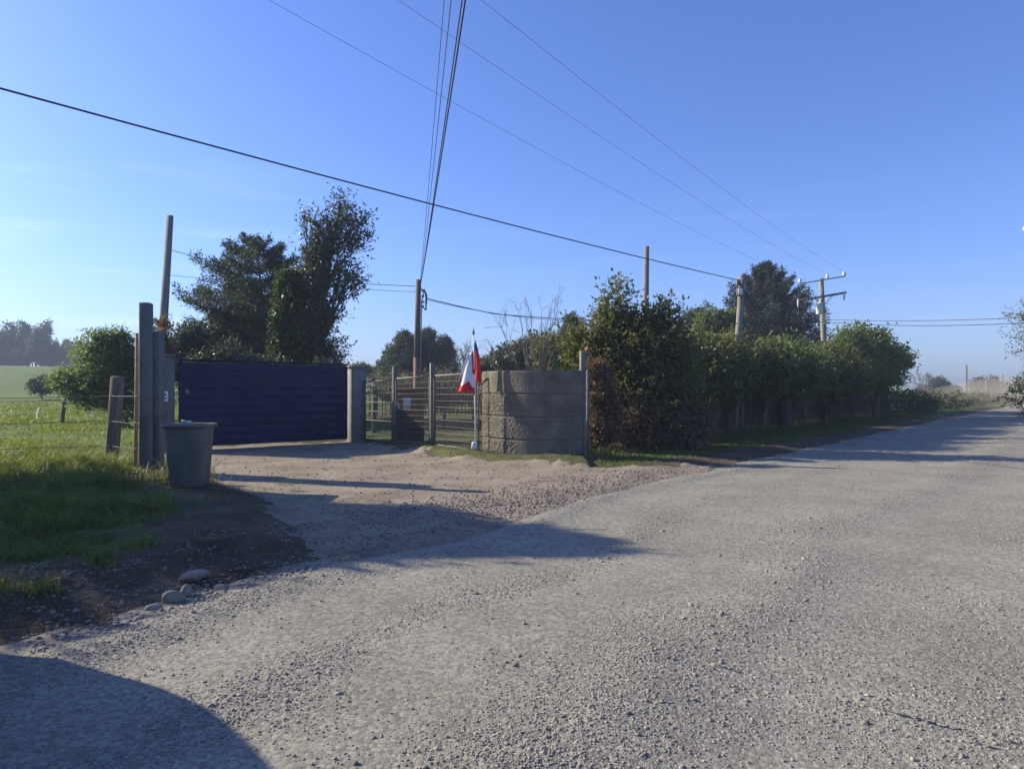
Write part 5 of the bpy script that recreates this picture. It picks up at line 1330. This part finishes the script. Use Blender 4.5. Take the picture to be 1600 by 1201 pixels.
# off-frame tree on the left that shades the verge
b = [(-12.7, 11.2, 5.8, .9, .7, .75), (-12.7, 11.1, 5.0, 1.5, 1.25, .9), (-12.7, 10.4, 4.4, 1.7, 1.9, .9), (-12.7, 10.9, 3.5, 1.9, 2.2, 1.2), (-12.8, 8.9, 3.7, 1.8, 1.5, 1.0), (-12.8, 9.4, 2.2, 1.9, 3.0, 1.5), (-12.6, 7.6, 2.4, 1.7, 1.6, 1.3), (-12.7, 7.9, 3.8, 1.6, 1.35, 1.0)]
bushy('verge_tree', 'dense leafy tree on the verge left of the view', 'tree', (-12.7, 9.9, .1), b, M['leaf_ivy'], 3600, 10, .14, 801, trunk_r=.2, shell=.15, twig=.3, airy=(b[:3], 4300, 10, .16, .2))
mb = MB(); mb.tube([(-12.5, 11.0, 4.5), (-12.45, 10.95, 7.1)], [.05, .02], 6); tag(mb.build('bare_pole', M['wood'], smooth=True), 'thin pole sticking out of the verge tree', 'pole')

# ------------------------------------------------------------------ van parked left of the viewpoint
def van():
    cx_, y0 = -4.98, 4.48            # y0: front bumper
    root = empty('parked_van', (cx_, y0 - 2.2, 0), 'silver van parked on the verge left of the viewpoint', 'van')
    prof = [(0, .34, .95, .62), (.03, .30, 1.15, .72), (.08, .28, 1.30, .80), (.20, .26, 1.48, .84), (.40, .25, 1.64, .86), (.75, .25, 1.88, .87), (1.2, .25, 2.04, .88), (2.0, .25, 2.12, .88), (3.8, .25, 2.12, .88), (4.3, .28, 2.05, .86), (4.4, .4, 1.7, .8)]
    V_ = []; n = 28
    for yy, z0, z1, hw in prof:
        for i in range(n):
            a = 2 * math.pi * (i + .5) / n; ca, sa = math.cos(a), math.sin(a)
            k = (abs(ca) ** 5 + abs(sa) ** 5) ** -.2
            z_ = (z0 + z1) / 2 + sa * k * (z1 - z0) / 2
            V_.append((cx_ + ca * k * hw * (1 - .10 * max(0, z_ - 1.0)), y0 - yy, z_))
    fs = [[r_ * n + i, r_ * n + (i + 1) % n, (r_ + 1) * n + (i + 1) % n, (r_ + 1) * n + i] for r_ in range(len(prof) - 1) for i in range(n)]
    fs += [list(range(n - 1, -1, -1)), list(range((len(prof) - 1) * n, len(prof) * n))]
    mb = MB(); mb.add(V_, fs); mb.build('body', M['carpaint'], root, smooth=True)
    for sx in (-1, 1):
        for yy in (.75, 3.5):
            mb = MB(); x_ = cx_ + sx * .79
            mb.tube([(x_ - .1, y0 - yy, .32), (x_ + .1, y0 - yy, .32)], .32, 24); w_ = mb.build('wheel', M['black'], root)
            mb = MB(); mb.tube([(x_ - .105 + .105 * (1 + sx) * 0, y0 - yy, .32), (x_ + sx * .108, y0 - yy, .32)], .19, 16)
            V__ = np.concatenate(mb.V) - np.array(root.location); o_ = mesh_obj('rim', V__, [np.array(f) for f in mb.F.values()], M['steel'], w_)
        mb = MB(); mb.box((cx_ + sx * .835, y0 - 1.55, 1.42), (.02, .9, .42), ry=-sx * .1, bev=.005); mb.build('side_window', M['carglass'], root)
        mb = MB(); mb.box((cx_ + sx * .5, y0 - .06, .75), (.26, .1, .2), bev=.03); mb.build('headlight', M['glass_lamp'], root)
van()

# ------------------------------------------------------------------ air: haze, and dust over the far road
def volbox(name, lo, hi, col, dens, aniso=0):
    lo, hi = np.array(lo, float), np.array(hi, float)
    mb = MB(); mb.box((lo + hi) / 2, hi - lo)
    m, nt, out = newmat(name)
    v = nt.nodes.new('ShaderNodeVolumePrincipled'); v.inputs['Color'].default_value = (*col, 1); v.inputs['Density'].default_value = dens; v.inputs['Anisotropy'].default_value = aniso
    nt.links.new(v.outputs[0], out.inputs['Volume'])
    return tag(mb.build(name, m), kind='stuff')
volbox('haze', (-420, -60, -6), (420, 420, 34), (.72, .84, 1.0), HAZE)

def dust(name, c, r_, rz, col, dens):
    mb = MB(); mb.lathe([(math.sin(a) + 1e-3, -math.cos(a)) for a in np.linspace(0.02, math.pi - .02, 14)], (0, 0, 0), 28)
    V_ = np.concatenate(mb.V) * np.array(r_); ca, sa = math.cos(rz), math.sin(rz)
    V_ = np.stack([V_[:, 0] * ca - V_[:, 1] * sa, V_[:, 0] * sa + V_[:, 1] * ca, V_[:, 2]], 1) + np.array(c)
    m, nt, out = newmat(name); v = nt.nodes.new('ShaderNodeVolumePrincipled'); v.inputs['Color'].default_value = (*col, 1); v.inputs['Density'].default_value = dens; v.inputs['Anisotropy'].default_value = .2
    nt.links.new(v.outputs[0], out.inputs['Volume'])
    return tag(mesh_obj(name, V_, [np.array(f) for f in mb.F.values()], m), 'pale dust hanging over the far bend of the road', 'dust', kind='stuff')
dust('dust_cloud', (54, 70, .3), (34, 9, 2.3), R(49), (1.0, .85, .60), .013)
